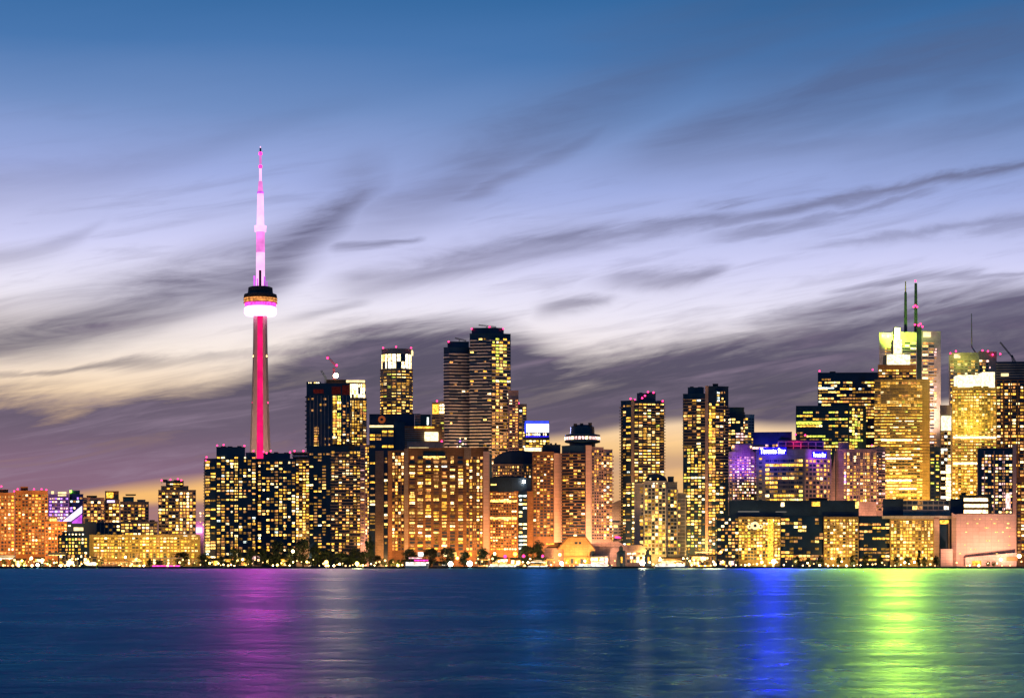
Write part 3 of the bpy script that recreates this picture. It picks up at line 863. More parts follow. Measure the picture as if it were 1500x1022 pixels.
stripes(b, [(650, 4), (658, 0), (688, 6)], 514, 664, 4.75, 'white_panel', .74, b.rng); b.win([(650, 4), (658, 0), (688, 6)], 514, 664, 4.75, 6, .7, .42, .06, 'warm', dimp=0)
b.win((664, 684), 640, 660, 3.75, 4, .6, .4, .35, 'violet', dark=None); b.red([(657, 500)]); b.done()
b = Bld('apartment_tower', 'taller right twin with dark left face and gold lit right face striped by balconies', 'tower', 718, 2740)
b.body([(688, 6), (720, 0), (748, 10)], 488.5, mat='dark_glass'); b.body([(691, 8), (720, 3), (738, 9)], 480, 490, 'dark_glass', 24, 'penthouse')
stripes(b, [(688, 6), (720, 0)], 494, 664, 4.75, 'white_panel', .7, b.rng); stripes(b, [(720.3, 0), (748, 10)], 494, 690, 4.75, 'concrete_pale', .9, b.rng)
b.win([(688, 6), (720, 0)], 494, 664, 4.75, 6, .7, .42, .07, 'warm', dimp=0); b.win([(720.3, 0), (748, 10)], 494, 560, 4.75, 5.5, .8, .5, .5, 'green'); b.win([(720.3, 0), (748, 10)], 560, 690, 4.75, 5.5, .75, .5, .55, 'orange')
b.red([(691, 481), (737, 481)]); b.done()
b = Bld('apartment_tower', 'stepped orange lit tower pressed against the right side of the striped twin', 'tower', 756, 2700)
b.body((744, 759.5), 572.5, mat='concrete_pink'); b.body((758, 771.5), 592, mat='concrete_grey', off=4, part='lower_wing'); b.win((746, 759), 585, 680, 4.1, 4.2, .75, .5, .65, 'orange'); b.win([(760, 4), (771, 4)], 595, 680, 4.1, 4.5, .7, .5, .5, 'warm')
b.lattice((744, 759.5), 584, 680, 4.1, None, .35, .1, .6, 'concrete_pink'); b.red([(760, 590)], .9); b.done()

# ---- blue screen and low roofs right of the hotel
b = Bld('screen_building', 'block carrying a big white screen with a blue lit frame on its roof', 'building', 786, 2580)
b.body((769, 805), 641, mat='concrete_warm'); b.body((768.5, 804.5), 617, 641, 'navy_panel', 16, 'sign_box', off=1)
b.panel(771, 804, 620.5, 633, 'screen_white', off=.2, part='screen'); b.panel(769, 804, 616.5, 619.5, 'screen_blue', off=.2, part='screen_frame'); b.panel(768.4, 770.6, 619.8, 634, 'screen_blue', off=.2, part='screen_frame'); b.panel(770, 804, 638.2, 640.5, 'sign_panel_blue', off=.2, part='screen_frame')
b.win([(770, 1), (804, 1)], 634, 638, 4, 3.2, .6, .7, .85, 'white'); b.win((770, 805), 644, 655, 3.7, 5, .75, .5, .7, 'gold'); b.panel(768, 793, 655.5, 660.5, 'crown_white', off=-1, d=.8, part='roof_light_strip'); b.done()
b = Bld('office_block', 'dark vaulted roof block with a dotted band of small lights', 'building', 757, 2420)
b.body((721, 792), 680, mat='concrete_warm', depth=40); b.shape([(722, 680)] + [(757 - 35 * math.cos(a), 680 - 21 * math.sin(a) ** .8) for a in [PI * i / 10 for i in range(1, 10)]] + [(791, 680)], 'navy_panel', 1, 36, 'vaulted_roof')
b.win((722, 778), 681.5, 700, 4.4, 3.6, .5, .45, .45, 'orange'); b.done()
b = Bld('hotel_tower', 'orange gridded hotel block with a dark rounded top right of the wide slab', 'hotel', 747, 2330)
b.body((717, 759), 720, mat='brick_orange', depth=36); b.body([(717, 0), (750, -1), (771, 3), (778, 9)], 700, 720.5, 'navy_panel', 30, 'upper_storeys', roof='navy_panel'); b.shape([(718, 700.5), (724, 697), (762, 696.5), (776, 700.5)], 'navy_panel', 6, 24, 'vaulted_roof')
b.body((759, 772.5), 720, mat='dark_glass', off=1.5, depth=30, part='glass_bay'); b.body((772.5, 780.5), 720, mat='brick_orange', off=.5, depth=30, part='corner_pier')
b.win((718, 757), 721, 806, 4.3, 3.9, .62, .45, .5, 'orange', 'off'); b.win([(759.5, 1.5), (772, 1.5)], 723, 806, 6, 6, .8, .42, .6, 'cool'); b.panel(719, 727, 708.5, 710.5, 'light_yellow', off=-.5, part='sign'); b.panel(718, 757, 732, 735, 'light_yellow', off=-.4, d=.3, part='lit_storey'); b.panel(718, 757, 757, 760, 'light_yellow', off=-.4, d=.3, part='lit_storey'); b.panel(765.5, 769, 703, 707.5, 'lamp_white', off=-2, part='roof_lamp'); b.done()
b = Bld('apartment_tower', 'brown tower with a blank pale pink end wall left of the round topped hotel', 'tower', 800, 2380)
b.body((780, 811.5), 662, mat='brick_brown'); b.body((811.5, 823), 664.5, mat='salmon', off=-2, part='end_wall'); b.body((795, 821), 651.5, 664, 'navy_panel', 20, 'penthouse', off=4)
b.win((781, 811), 666, 786, 4.4, 5.2, .66, .5, .42, 'orange'); b.lattice((780, 811.5), 665, 786, 4.4, 5.2, .22, .12, .4, 'brick_brown'); b.units(798, 820, 651, 3, 3); b.done()
b = Bld('hotel_tower', 'dark hotel tower with a round overhanging lit ring under its crown', 'hotel', 856, 2360)
b.body([(823, 8), (834, 0), (858, 0)], 653, mat='dark_glass', depth=30); b.body((858, 866.5), 653, mat='salmon', off=-2, part='end_wall'); b.body([(866.5, 0), (884, 8)], 655, mat='concrete_pink', part='side_wing'); b.body([(884, 6), (897, 12)], 658, mat='concrete_pink', part='side_wing')
bb = MB(); bb.lathe(X(854, 2360), 2378, [(15, Z(664, 2360)), (15.5, Z(648, 2360)), (21, Z(646.5, 2360)), (21, Z(635.5, 2360)), (14.6, Z(634, 2360)), (14.2, Z(624, 2360)), (10.5, Z(621, 2360))], 'dark_glass', 28); bb.build('revolving_top', b.root)
bb = MB()
for i in range(15):
    a = PI * (i + .5) / 15
    bb.slab((X(854, 2360) - 21 * math.cos(a), 2378 - 21 * math.sin(a)), (math.sin(a), -math.cos(a)), 3.2, Z(641, 2360), 3.6, .25, 'light_pinkw' if i % 4 else 'light_hot')
bb.build('restaurant_glazing', b.root)
b.win([(824, 7), (834, 0), (857, 0)], 660, 795, 4.5, 5.6, .75, .45, .36, 'orange'); b.balconies([(823, 8), (834, 0), (857.6, 0)], 660, 795, 4.5, .26, 1.3, 'brick_brown')
b.lattice([(866.5, 0), (884, 8)], 658, 790, 4.4, 3.6, .3, .25, .3, 'concrete_pink'); b.win([(867, 0), (884, 8)], 658, 790, 4.4, 3.6, .6, .5, .35, 'orange'); b.win([(884, 6), (897, 12)], 662, 790, 4.4, 5, .7, .5, .55, 'warm')
b.nbal = 0; b.balconies([(884.5, 6), (898, 12)], 662, 745, 6, .3, 1.8, 'concrete_pink'); b.units(840, 868, 621.5, 3, 2.5); b.done()
b = Bld('low_block', 'pale slanted roof block glowing orange behind the red lit sign', 'building', 899, 2430)
b.shape([(885, 742), (912, 730), (912, 764), (885, 764)], 'concrete_pale', 0, 24); b.body((884, 913), 764, mat='concrete_grey', depth=26, off=.5); b.win((885, 912), 768, 796, 5, 6, .75, .5, .55, 'warm'); b.panel(901, 915, 785, 788, 'lamp_red', part='sign'); b.panel(884, 912, 762, 765, 'navy_panel', off=-.6, part='cornice')
add_light('POINT', (X(898, 2400), 2415, Z(772, 2415)), 26000, (1, .5, .25), b.root, None, 2); b.done()

# ---- the two dark balcony towers
b = Bld('apartment_tower', 'tall dark tower with red roof lights and toothed balcony edge right of centre', 'tower', 941, 2400)
b.body([(909.5, 7), (924.5, 0), (973, 5)], 587, mat='dark_glass'); b.body((933, 960.5), 576, 588, 'dark_glass', 22, 'penthouse', off=4); b.body((924.5, 929), 586, 706, 'concrete_warm', 3, 'pier', off=-.8)
b.win([(910, 7), (924, 0)], 592, 812, 4.4, 7, .8, .45, .36, 'warm'); b.win([(929, 0), (973, 5)], 590, 706, 4.4, 6, .7, .52, .55, 'gold'); b.win([(925, 0), (945, 2)], 706, 815, 4.4, 5, .7, .55, .68, 'gold')
b.balconies([(908.4, 7), (912.5, 5)], 592, 790, 4.4, .3, 2.0, 'concrete_warm'); b.balconies([(929, 0), (974.5, 5)], 589, 702, 4.4, .24, 1.5, 'concrete_warm')
b.red([(924, 583.5), (930, 585), (941, 582.5), (949.5, 573.5), (957.5, 574.5), (971, 587), (945, 579)], 1.25); b.units(935, 958, 576, 2, 2); b.done()
b = Bld('apartment_block', 'stepped block with a pale square grid and dark domed top before the dark tower', 'building', 968, 2300)
b.body([(929, 8), (943, 4)], 708, mat='concrete_pale', part='side_wing'); b.body((943, 976), 705, mat='concrete_pale', depth=30); b.body([(976, 4), (992, 9)], 706, mat='concrete_grey', part='side_wing'); b.body([(992, 9), (1005, 14)], 722, mat='concrete_grey', part='side_wing')
b.shape([(946, 705)] + [(962 - 16 * math.cos(a), 705 - 12 * math.sin(a)) for a in [PI * i / 8 for i in range(1, 8)]] + [(978, 705)], 'navy_panel', 4, 22, 'domed_roof'); b.body((978, 987), 698, 707, 'navy_panel', 14, 'penthouse', off=7)
for c, y in (([(930, 8), (943, 4)], 712), ((944, 975), 709), ([(977, 4), (992, 9)], 716), ([(992, 9), (1004, 14)], 730)):
    b.win(c, y, 812, 5.4, 5.2, .72, .62, .45, 'gold'); b.lattice(c, y, 812, 5.4, 10.4, .26, .14, .6, 'concrete_pale')
b.win((945, 975), 707, 709, 2, 5, .4, .8, .3, 'white', dark=None); b.win((950, 972), 699, 703, 4, 6, .3, .5, .5, 'warm', dark=None); b.done()
b = Bld('apartment_tower', 'dark tower with a pink vertical strip and bright bay right of the red lit tower', 'tower', 1033, 2360)
b.body([(1000.5, 5), (1033, 0)], 577, mat='dark_glass', depth=34); b.body((1033, 1037.5), 566, mat='concrete_pink', off=-1.5, depth=30, part='pier'); b.body([(1037.5, 0), (1067, 6)], 566, mat='navy_panel', depth=34, part='right_wing'); b.body((1007.5, 1031), 567.5, 578, 'dark_glass', 20, 'penthouse', off=5); b.body((1044, 1052), 562, 567, 'roof_dark', 10, 'penthouse', off=6)
b.win([(1001, 5), (1033, 0)], 584, 656, 4.5, 6, .78, .45, .42, 'warm'); b.win([(1001, 5), (1033, 0)], 656, 815, 4.5, 5.6, .72, .52, .66, 'gold'); b.win([(1038, 0), (1048, 2)], 590, 680, 4.5, 4.7, .85, .66, .85, 'gold'); b.win([(1048, 2), (1066, 6)], 572, 815, 4.5, 5.6, .72, .5, .5, 'warm'); b.win([(1038, 0), (1048, 2)], 680, 812, 4.5, 4.6, .8, .6, .8, 'orange')
b.balconies([(1000, 5), (1033, 0)], 580, 656, 4.5, .24, 1.4, 'concrete_warm'); b.balconies([(1048, 2), (1068, 6)], 590, 700, 4.5, .26, 1.6, 'concrete_pink'); b.panel(1047, 1057, 572, 586, 'navy_panel', off=1.5, d=.4, part='dark_glazing'); b.win([(1050, 1), (1059, 2)], 573, 588, 4, 4, .7, .6, .8, 'cool', dark=None); b.units(1008, 1030, 567.5, 2, 2)
b.red([(1036, 671)], .8); b.done()
b = Bld('apartment_tower', 'grey blue tower with curved dark crown behind the violet round tower', 'tower', 1085, 2600)
b.body(arc(1064, 1091, 6, 2600, .5), 604, mat='navy_panel', depth=20); b.body(arc(1067, 1090, 6, 2600, .5), 597, 605, 'mast_dark', 18, 'crown'); b.body([(1091, 4), (1105, 8)], 607, mat='steel_grey', part='right_wing'); b.win(arc(1064, 1091, 6, 2600, .5), 612, 700, 4.2, 4.6, .75, .5, .55, 'pink'); b.win([(1091, 4), (1105, 8)], 611, 700, 4.2, 4.6, .7, .5, .45, 'warm'); b.red([(1073, 600)], 1, 'lamp_small'); b.done()
b = Bld('apartment_tower', 'round tower washed in violet light with a row of lamps round its top', 'tower', 1087, 2450)
ch = arc(1064, 1109, 10, 2450, .7)
b.body(ch, 662, mat='concrete_pale', depth=20); b.body(arc(1072, 1104, 8, 2450, .6), 651, 663, 'concrete_pale', 16, 'penthouse'); b.win(ch, 668, 736, 4.3, 4, .66, .52, .62, 'pink'); b.lattice(ch, 666, 736, 4.3, 4, .3, .3, .4, 'concrete_pale')
for px in (1066, 1074, 1082, 1091, 1100): b.red([(px, 653 + abs(px - 1084) * .06)], 1.4, 'lamp_small')
for px in (1072, 1090, 1104): add_light('SPOT', (X(px, 2420), 2428, Z(690, 2450)), 22000, (.30, .05, 1), b.root, (X(px, 2450), 2462, Z(672, 2450)), 2, 120)
b.done()

# ---- newspaper tower
b = Bld('office_tower', 'square gridded office tower with two blue lit newspaper signs', 'office building', 1163, 2400)
b.body([(1108, 10), (1179, 0), (1217, 14)], 658, mat='concrete_grey', depth=40); b.body([(1103, 20), (1160, 12)], 632, 659, 'navy_panel', 24, 'penthouse'); b.body([(1140, 8), (1206, 16)], 644, 659, 'navy_panel', 24, 'penthouse'); b.lattice([(1140, 8), (1206, 16)], 646, 658, 6, 11, .2, .12, .5, 'concrete_pale', 'roof_frame')
A, B_ = (1108, 10), (1179, 0)
def on(px): return 10 - 10 * (px - 1108) / 71
b.win([(1121, on(1121)), (1176, .4)], 671, 735, 6.3, 6.1, .82, .5, .72, 'gold', 'off'); b.lattice([(1119, on(1119)), (1178, .2)], 671, 735, 6.3, 12.2, .3, .1, .6, 'concrete_grey'); b.win([(1109, 9.8), (1119, on(1119))], 668, 735, 6.3, 9, .4, .4, .25, 'warm')
b.win([(1180, .4), (1216, 13.6)], 672, 735, 6.3, 5.2, .66, .55, .6, 'orange'); b.lattice([(1179, 0), (1217, 14)], 671, 735, 6.3, 5.2, .32, .24, .4, 'concrete_pink'); b.win([(1106, 20), (1156, 12)], 649, 656, 3.5, 5, .7, .6, .8, 'pink', dark=None)
s1 = b.text('Toronto Star', 1113.5, 1150, 664.5, 656.2, 'sign_letter', on(1113.5) - 2.2, panel='sign_panel_blue', ang=math.atan2(-10, X(1179, 2400) - X(1108, 2410)))
s2 = b.text('Toronto Star', 1191, 1211, 669, 662.2, 'sign_letter', 2.8, panel='sign_panel_blue', ang=math.atan2(14, X(1217, 2414) - X(1179, 2400)))
add_light('SPOT', (X(1128, 2370), 2385, Z(663, 2400)), 60000, (.06, .02, 1), b.root, (X(1128, 2400), 2408, Z(662, 2400)), 2, 150)
add_light('SPOT', (X(1200, 2370), 2390, Z(666, 2400)), 30000, (.3, .05, 1), b.root, (X(1200, 2400), 2408, Z(668, 2400)), 2, 150)
add_light('POINT', (X(1170, 2400), 2404, Z(648, 2400)), 5000, (1, .02, .2), b.root, None, 1); b.red([(1166, 636), (1180, 637)], 1.2); b.panel(1104, 1124, 653.5, 656.5, 'light_pinkw', off=12, part='roof_light_strip'); b.done()

# ---- dark office towers
b = Bld('office_tower', 'tall black office tower with broken rows of yellow windows', 'office building', 1243, 2720)
b.body([(1198, 4), (1290, 0)], 546, mat='dark_glass', depth=50); b.win([(1199, 4), (1289, 0)], 553, 660, 4.6, 4.4, .8, .45, .5, 'warm', 'off'); b.panel(1199, 1222, 567, 569, 'light_cool', off=1.5, part='lit_storey'); b.units(1216, 1230, 546, 1, 4); b.red([(1201, 543), (1279, 541)]); b.done()
b = Bld('office_tower', 'lower black office tower with green yellow rows and a lit right face', 'office building', 1217, 2560)
b.body([(1166, 6), (1243, 0), (1268.5, 14)], 594.5, mat='dark_glass', depth=40); b.win([(1167, 6), (1242, 0)], 601, 666, 5.0, 4.6, .8, .45, .5, 'green', 'off'); b.win([(1244, 0), (1268, 14)], 597, 660, 4.6, 4.2, .8, .6, .85, 'green'); b.panel(1167, 1203, 617, 621, 'light_green', off=2, d=.5, part='lit_storey'); b.lattice([(1166, 6), (1243, 0), (1268.5, 14)], 597, 666, 5, 4.6, .2, .1, .3, 'navy_panel'); b.done()
b = Bld('apartment_tower', 'pinkish tower with a flared curved left edge below the black office towers', 'tower', 1252, 2420)
b.body([(1225, 8), (1240, 0), (1284, 4)], 658, mat='concrete_pink'); b.body((1228, 1243), 648, 659, 'concrete_pink', 14, 'penthouse', off=6); b.shape([(1225, 660), (1225, 735), (1213, 735)], 'concrete_pink', 8, 12, 'flared_wing'); b.lattice([(1226, 8), (1240, 0), (1284, 4)], 659, 735, 5, 9.6, .22, .14, .5, 'concrete_pink'); b.win([(1226, 8), (1240, 0), (1284, 4)], 662, 735, 5, 4.8, .7, .6, .7, 'orange'); b.win((1236, 1241), 690, 708, 5, 4, .7, .7, .9, 'violet'); b.done()
b = Bld('apartment_tower', 'slim pink banded column tower left of the stepped golden tower', 'tower', 1287, 2440)
b.body((1276, 1297), 655, mat='concrete_pink'); b.lattice((1276, 1297), 657, 748, 4.6, None, .4, .1, .8, 'salmon'); b.win((1276, 1297), 660, 748, 4.6, 5, .7, .5, .5, 'pink'); b.red([(1278, 652)]); b.done()

# ---- bank towers with the green lamp
b = Bld('office_tower', 'tallest white bank tower with a green lit top and two masts', 'office building', 1332, 2820)
b.body([(1288, 4), (1343, 0)], 487, mat='white_panel', depth=50); b.body([(1343, 1), (1350, 2)], 480, mat='mast_dark', depth=46, part='dark_corner'); b.body([(1350, 2), (1378, 8)], 485, mat='white_panel', depth=50, part='right_wing')
b.win([(1290, 4), (1342, 0)], 500, 600, 4.2, 8, .9, .42, .45, 'gold'); b.win([(1351, 2), (1377, 8)], 500, 735, 4.3, 8, .9, .45, .5, 'pink'); b.lattice([(1350, 2), (1378, 8)], 500, 735, 4.3, None, .4, .1, .3, 'white_panel'); b.lattice([(1288, 4), (1343, 0)], 500, 600, 4.2, None, .35, .1, .3, 'white_panel')
b.panel(1351, 1364, 486, 493, 'crown_cream', off=2.5, d=.6, part='lit_panel'); b.panel(1292, 1306, 488.5, 494, 'crown_white', off=2.2, d=.6, part='lit_panel')
bb = MB(); Ym = 2845.0
bb.bar((X(1326.5, Ym), Ym, Z(490, Ym)), (X(1326.5, Ym), Ym, Z(428, Ym)), 4.2, 'mast_dark', 3); bb.bar((X(1326.5, Ym), Ym, Z(428, Ym)), (X(1326.5, Ym), Ym, Z(412, Ym)), 1.7, 'stone_gold', 1.2); bb.build('mast', b.root)
bb = MB(); bb.bar((X(1341.5, Ym), Ym, Z(490, Ym)), (X(1341.5, Ym), Ym, Z(415, Ym)), 4.4, 'mast_dark', 3.2); bb.build('mast', b.root)
b.red([(1341.5, 411), (1339, 449), (1344, 449), (1341.5, 447), (1341, 475), (1346, 476), (1352, 478), (1349, 474)], 1.3)
add_light('SPOT', (X(1306, 2790), 2796, Z(502, 2820)), 330000, (.62, 1, .06), b.root, (X(1314, 2820), 2822, Z(484, 2820)), 3, 120)
add_light('SPOT', (X(1364, 2790), 2780, Z(640, 2820)), 420000, (1, .62, .45), b.root, (X(1364, 2820), 2825, Z(560, 2820)), 3, 120); b.done()
b = Bld('office_tower', 'stepped golden bank tower with a blazing white lamp column on its crown', 'office building', 1320, 2560)
b.body([(1281, 4), (1290, 0), (1343, 0), (1362, 6)], 556, mat='stone_gold', depth=44); b.body([(1286, 3), (1342, 3)], 534.5, 557, 'brick_orange', 36, 'upper_storeys'); b.body([(1343, 3), (1358, 7)], 575, 600, 'stone_gold', 20, 'upper_storeys') if False else None
b.panel(1299.5, 1334.5, 518, 534, 'stone_gold', off=4, d=24, part='crown'); b.panel(1310, 1323.5, 496, 518, 'stone_gold', off=8, d=14, part='spire_base'); b.panel(1312.5, 1321, 478, 496, 'stone_gold', off=11, d=8, part='beacon_housing')
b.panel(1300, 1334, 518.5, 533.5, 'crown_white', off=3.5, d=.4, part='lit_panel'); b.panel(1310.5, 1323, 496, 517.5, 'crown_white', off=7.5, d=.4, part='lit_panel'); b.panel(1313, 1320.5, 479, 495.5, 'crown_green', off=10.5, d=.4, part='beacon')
b.win([(1281, 4), (1290, 0), (1343, 0), (1361, 6)], 559, 736, 4.5, 4.6, .85, .52, .74, 'gold', 'off'); b.win([(1287, 3), (1342, 3)], 540, 574, 4.5, 5, .75, .45, .62, 'warm', 'off'); b.lattice([(1281, 4), (1290, 0), (1343, 0), (1362, 6)], 557, 736, 4.5, None, .34, .1, .4, 'stone_gold')
for y in (643, 670, 702): b.panel(1291, 1336, y, y + 2.6, 'light_hot', off=-.5, d=.45, part='lit_storey')
b.done()
b = Bld('office_tower', 'narrow dark slab between the stepped golden tower and the white slit tower', 'office building', 1370, 2450)
b.body((1362, 1377.5), 655, mat='mast_dark'); b.win((1362, 1377), 660, 735, 5, 7, .6, .4, .3, 'green'); b.done()
b = Bld('office_tower', 'slim tower with a bright white lamp box and glowing white lower floors', 'office building', 1385, 2620)
b.body((1377, 1394), 594, mat='concrete_pale'); b.panel(1378.5, 1393, 608, 629, 'lamp_small', off=-1, d=.9, part='lamp_box') if False else b.panel(1378.5, 1393, 609, 630, 'crown_white', off=-1, d=.9, part='lamp_box')
b.win((1378, 1393), 632, 680, 4.6, 4.5, .7, .6, .5, 'cool'); b.win((1378, 1393), 680, 735, 4.6, 7, .92, .7, .95, 'white'); b.done()
b = Bld('office_tower', 'pale topped office tower with a thin bent mast at the right', 'office building', 1424, 2780)
b.body([(1391, 3), (1433.5, 0)], 517, mat='concrete_pale', depth=44); b.body([(1433.5, 0), (1460, 7)], 515, mat='concrete_pink', depth=44, part='right_wing'); b.lattice([(1391, 3), (1433.5, 0)], 520, 600, 4.6, 21, .3, .1, .5, 'concrete_pale'); b.win([(1392, 3), (1433, 0)], 527, 600, 4.6, 5, .85, .5, .5, 'gold'); b.win([(1434, 0), (1459, 7)], 526, 600, 4.6, 5, .8, .5, .5, 'pink')
bb = MB(); Ym = 2800.0
bb.bar((X(1429.5, Ym), Ym, Z(517, Ym)), (X(1423.5, Ym), Ym, Z(508, Ym)), 1.6, 'concrete_pale'); bb.bar((X(1423.5, Ym), Ym, Z(508, Ym)), (X(1423, Ym), Ym, Z(459, Ym)), 1.7, 'concrete_pale', .9); bb.build('mast', b.root)
b.panel(1398, 1407, 518.5, 524, 'crown_cream', off=1.6, d=.5, part='lit_panel'); b.red([(1393, 517), (1401, 514), (1440, 513), (1448, 514), (1466, 518), (1455, 519)], 1.2)
add_light('SPOT', (X(1412, 2750), 2756, Z(535, 2780)), 30000, (.8, .85, .1), b.root, (X(1412, 2780), 2782, Z(520, 2780)), 3, 130); b.done()
b = Bld('office_tower', 'yellow gold office tower with a blown out white band along its top', 'office building', 1427, 2520)
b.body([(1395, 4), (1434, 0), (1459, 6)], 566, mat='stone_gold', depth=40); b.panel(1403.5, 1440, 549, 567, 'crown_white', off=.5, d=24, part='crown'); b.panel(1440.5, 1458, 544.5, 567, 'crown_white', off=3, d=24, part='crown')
b.win([(1395, 4), (1434, 0), (1459, 6)], 570, 736, 4.4, 4.3, .8, .55, .82, 'gold'); b.lattice([(1395, 4), (1434, 0), (1459, 6)], 567, 736, 4.4, 8.6, .25, .12, .4, 'stone_gold')
for y, x1 in ((639, 1459), (677, 1434)): b.panel(1396, x1, y, y + 3, 'light_hot', off=-.8, d=.5, part='lit_storey')
add_light('SPOT', (X(1427, 2480), 2486, Z(640, 2520)), 160000, (.9, .75, .1), b.root, (X(1427, 2520), 2522, Z(590, 2520)), 3, 130); b.done()
b = Bld('office_tower', 'dark banded tower with a crane behind it cut by the right edge', 'office building', 1484, 2640)
b.body([(1459, 4), (1512, 0)], 530, mat='navy_panel', depth=44); b.lattice([(1459, 4), (1512, 0)], 533, 552, 3.6, None, .4, .1, .5, 'concrete_grey', 'crown_bands'); b.win([(1460, 4), (1511, 0)], 560, 736, 4.7, 5.4, .76, .5, .62, 'orange'); b.lattice([(1459, 4), (1512, 0)], 556, 736, 4.7, 10.8, .25, .2, .5, 'brick_brown'); b.panel(1467, 1478, 546.5, 550.5, 'crown_cream', off=2, part='window'); b.win([(1460, 4), (1480, 3)], 530.5, 534, 3, 6, .3, .6, .6, 'orange', dark=None); b.done()
b = Bld('apartment_tower', 'dark low tower framed by an orange pier behind the salmon blank wall', 'tower', 1460, 2400)
b.body([(1432, 3), (1442, 0), (1484, 0)], 657, mat='dark_glass'); b.body((1483.5, 1489), 652, mat='salmon', off=-1, depth=20, part='corner_pier'); b.win([(1433, 3), (1442, 0), (1483, 0)], 665, 752, 4.5, 5.2, .66, .5, .48, 'pink'); b.lattice([(1432, 3), (1442, 0), (1484, 0)], 660, 752, None, 13, .3, .1, .5, 'concrete_pink'); b.panel(1473, 1480, 722, 745, 'light_pinkw', off=-.4, d=.35, part='lit_bay'); b.done()
b = Bld('apartment_block', 'brown block with bright windows at the far right edge', 'building', 1498, 2430)
b.body((1489.5, 1515), 700, mat='brick_brown'); b.win((1490, 1512), 705, 815, 4.8, 5, .7, .5, .6, 'orange'); b.done()

# ---- right shore: long low blocks
b = Bld('long_block', 'long low shore block under a wide black flat roof with golden lit bays', 'building', 1160, 2290)
b.body((1068, 1258), 733.5, 756, 'navy_panel', 44, 'flat_roof', roof='roof_dark'); b.body((1050, 1304), 756, mat='dark_glass', depth=50); b.body((1185, 1212), 729.5, 734.5, 'roof_dark', 20, 'roof_unit', off=6); b.panel(1189, 1201, 734.5, 741, 'light_gold', off=-.5, part='window'); b.panel(1253, 1258, 734, 744, 'light_yellow', off=-.6, part='window'); b.panel(1144, 1149, 735.5, 741.5, 'light_hot', off=-.5, part='window')
b.panel(1081, 1112, 748.2, 749.6, 'letter_dim', off=-.3, d=.25, part='light_line'); b.panel(1136, 1152, 748.6, 749.8, 'letter_dim', off=-.3, d=.25, part='light_line')
for x0, x1, p in ((1082, 1143, 'gold'), (1207, 1257, 'warm')):
    b.body((x0, x1), 757.5, mat='stone_gold', depth=4, off=-3.5, part='gold_bay'); b.win([(x0, -3.5), (x1, -3.5)], 760, 820, 4.6, 4.4, .74, .62, .85, p); b.lattice([(x0, -3.5), (x1, -3.5)], 758, 820, 4.6, 8.8, .2, .12, .4, 'stone_gold')
b.panel(1124, 1132, 760, 826, 'light_gold', off=-4.1, d=.4, part='lit_shaft'); b.win((1051, 1082), 758, 822, 5, 5.6, .75, .5, .5, 'orange'); b.win((1144, 1206), 758, 822, 5.2, 6.2, .8, .55, .5, 'orange', 'off'); b.win((1259, 1303), 760, 822, 5.2, 6.2, .8, .5, .4, 'orange', 'off')
for (px, py, r) in ((1106, 769.5, 4.6), (1098, 771, 2.8), (1114, 771, 2.6)):
    bb = MB(); z = Z(py, 2286); bb.lathe(0, 0, [(r, 0), (r, .5)], 'crown_cream', 18)
    bb.lathe(0, 0, [(r * .38, .5), (r * .38, .8)], 'navy_panel', 12); bb.v = [(x + X(px, 2286), 2285.6 - q, y + z) for x, y, q in bb.v]; bb.build('round_emblem', b.root)
b.win([(1150, -.5), (1205, -.5)], 812, 820, 4, 9, .8, .6, .3, 'pink', 'off', dark=None); b.done()
b = Bld('long_block', 'golden lit shore block with dark roof boxes left of the salmon wall', 'building', 1338, 2285)
b.body((1304, 1368), 758, mat='stone_gold', depth=44); b.body((1292, 1412), 756, 759.5, 'concrete_pale', 46, 'roof_edge', off=-1); b.body((1293, 1323), 731, 756.2, 'navy_panel', 24, 'penthouse', off=6); b.body((1323, 1392), 733, 756.2, 'concrete_grey', 24, 'penthouse', off=5); b.body((1392, 1411), 731, 756.2, 'navy_panel', 24, 'penthouse', off=6)
b.win([(1321, 5), (1390, 5)], 732, 747, 7.5, 8, .8, .6, .6, 'white', 'off', dark='navy_panel'); b.win([(1294, 6), (1322, 6)], 747, 755, 7, 9, .8, .6, .4, 'warm'); b.win((1305, 1367), 762, 820, 4.7, 4.3, .74, .62, .8, 'gold'); b.lattice((1304, 1368), 760, 820, 4.7, 8.6, .22, .12, .4, 'stone_gold')
b.body((1368, 1376), 758, mat='salmon', depth=30, off=-1, part='corner_pier'); b.body((1376, 1394), 758, mat='dark_glass', depth=30, off=1, part='glass_bay'); b.panel(1377, 1390, 761.5, 767, 'light_gold', off=.4, part='window'); b.panel(1389.5, 1391, 766, 803, 'concrete_pink', off=.3, part='downpipe'); b.done()
b = Bld('silo', 'big blank salmon pink wall dotted with tiny lights on the right shore', 'building', 1440, 2265)
b.body([(1394, 6), (1401, 0), (1487.5, 0)], 752.5, mat='salmon', depth=60, lip=False); b.shape([(1394.5, 750.5), (1401, 754), (1401, 757), (1394.5, 757)], 'salmon', -.4, 3, 'roof_upstand')
for i in range(34):
    px = b.rng.uniform(1404, 1480); py = 760 + 6.3 * b.rng.randint(0, 9)
    bb = MB(); bb.slab((X(px, 2265), 2265), (1, 0), b.rng.choice((1.0, 1.6, 2.4)), Z(py, 2265), .8, .1, 'light_yellow'); bb.build('window', b.root)
bb = MB(); bb.extr([(X(1412, 2262), Z(816, 2262)), (X(1487, 2262), Z(809, 2262)), (X(1487, 2262), Z(828, 2262)), (X(1412, 2262), Z(828, 2262))], 2255, 2264.5, 'concrete_pink'); bb.build('loading_shed', b.root)
b.panel(1421, 1434, 821, 827.5, 'light_gold', off=-11, part='shed_door'); b.panel(1471, 1487, 815, 821, 'brick_orange', off=-11.2, part='shed_door'); b.done()
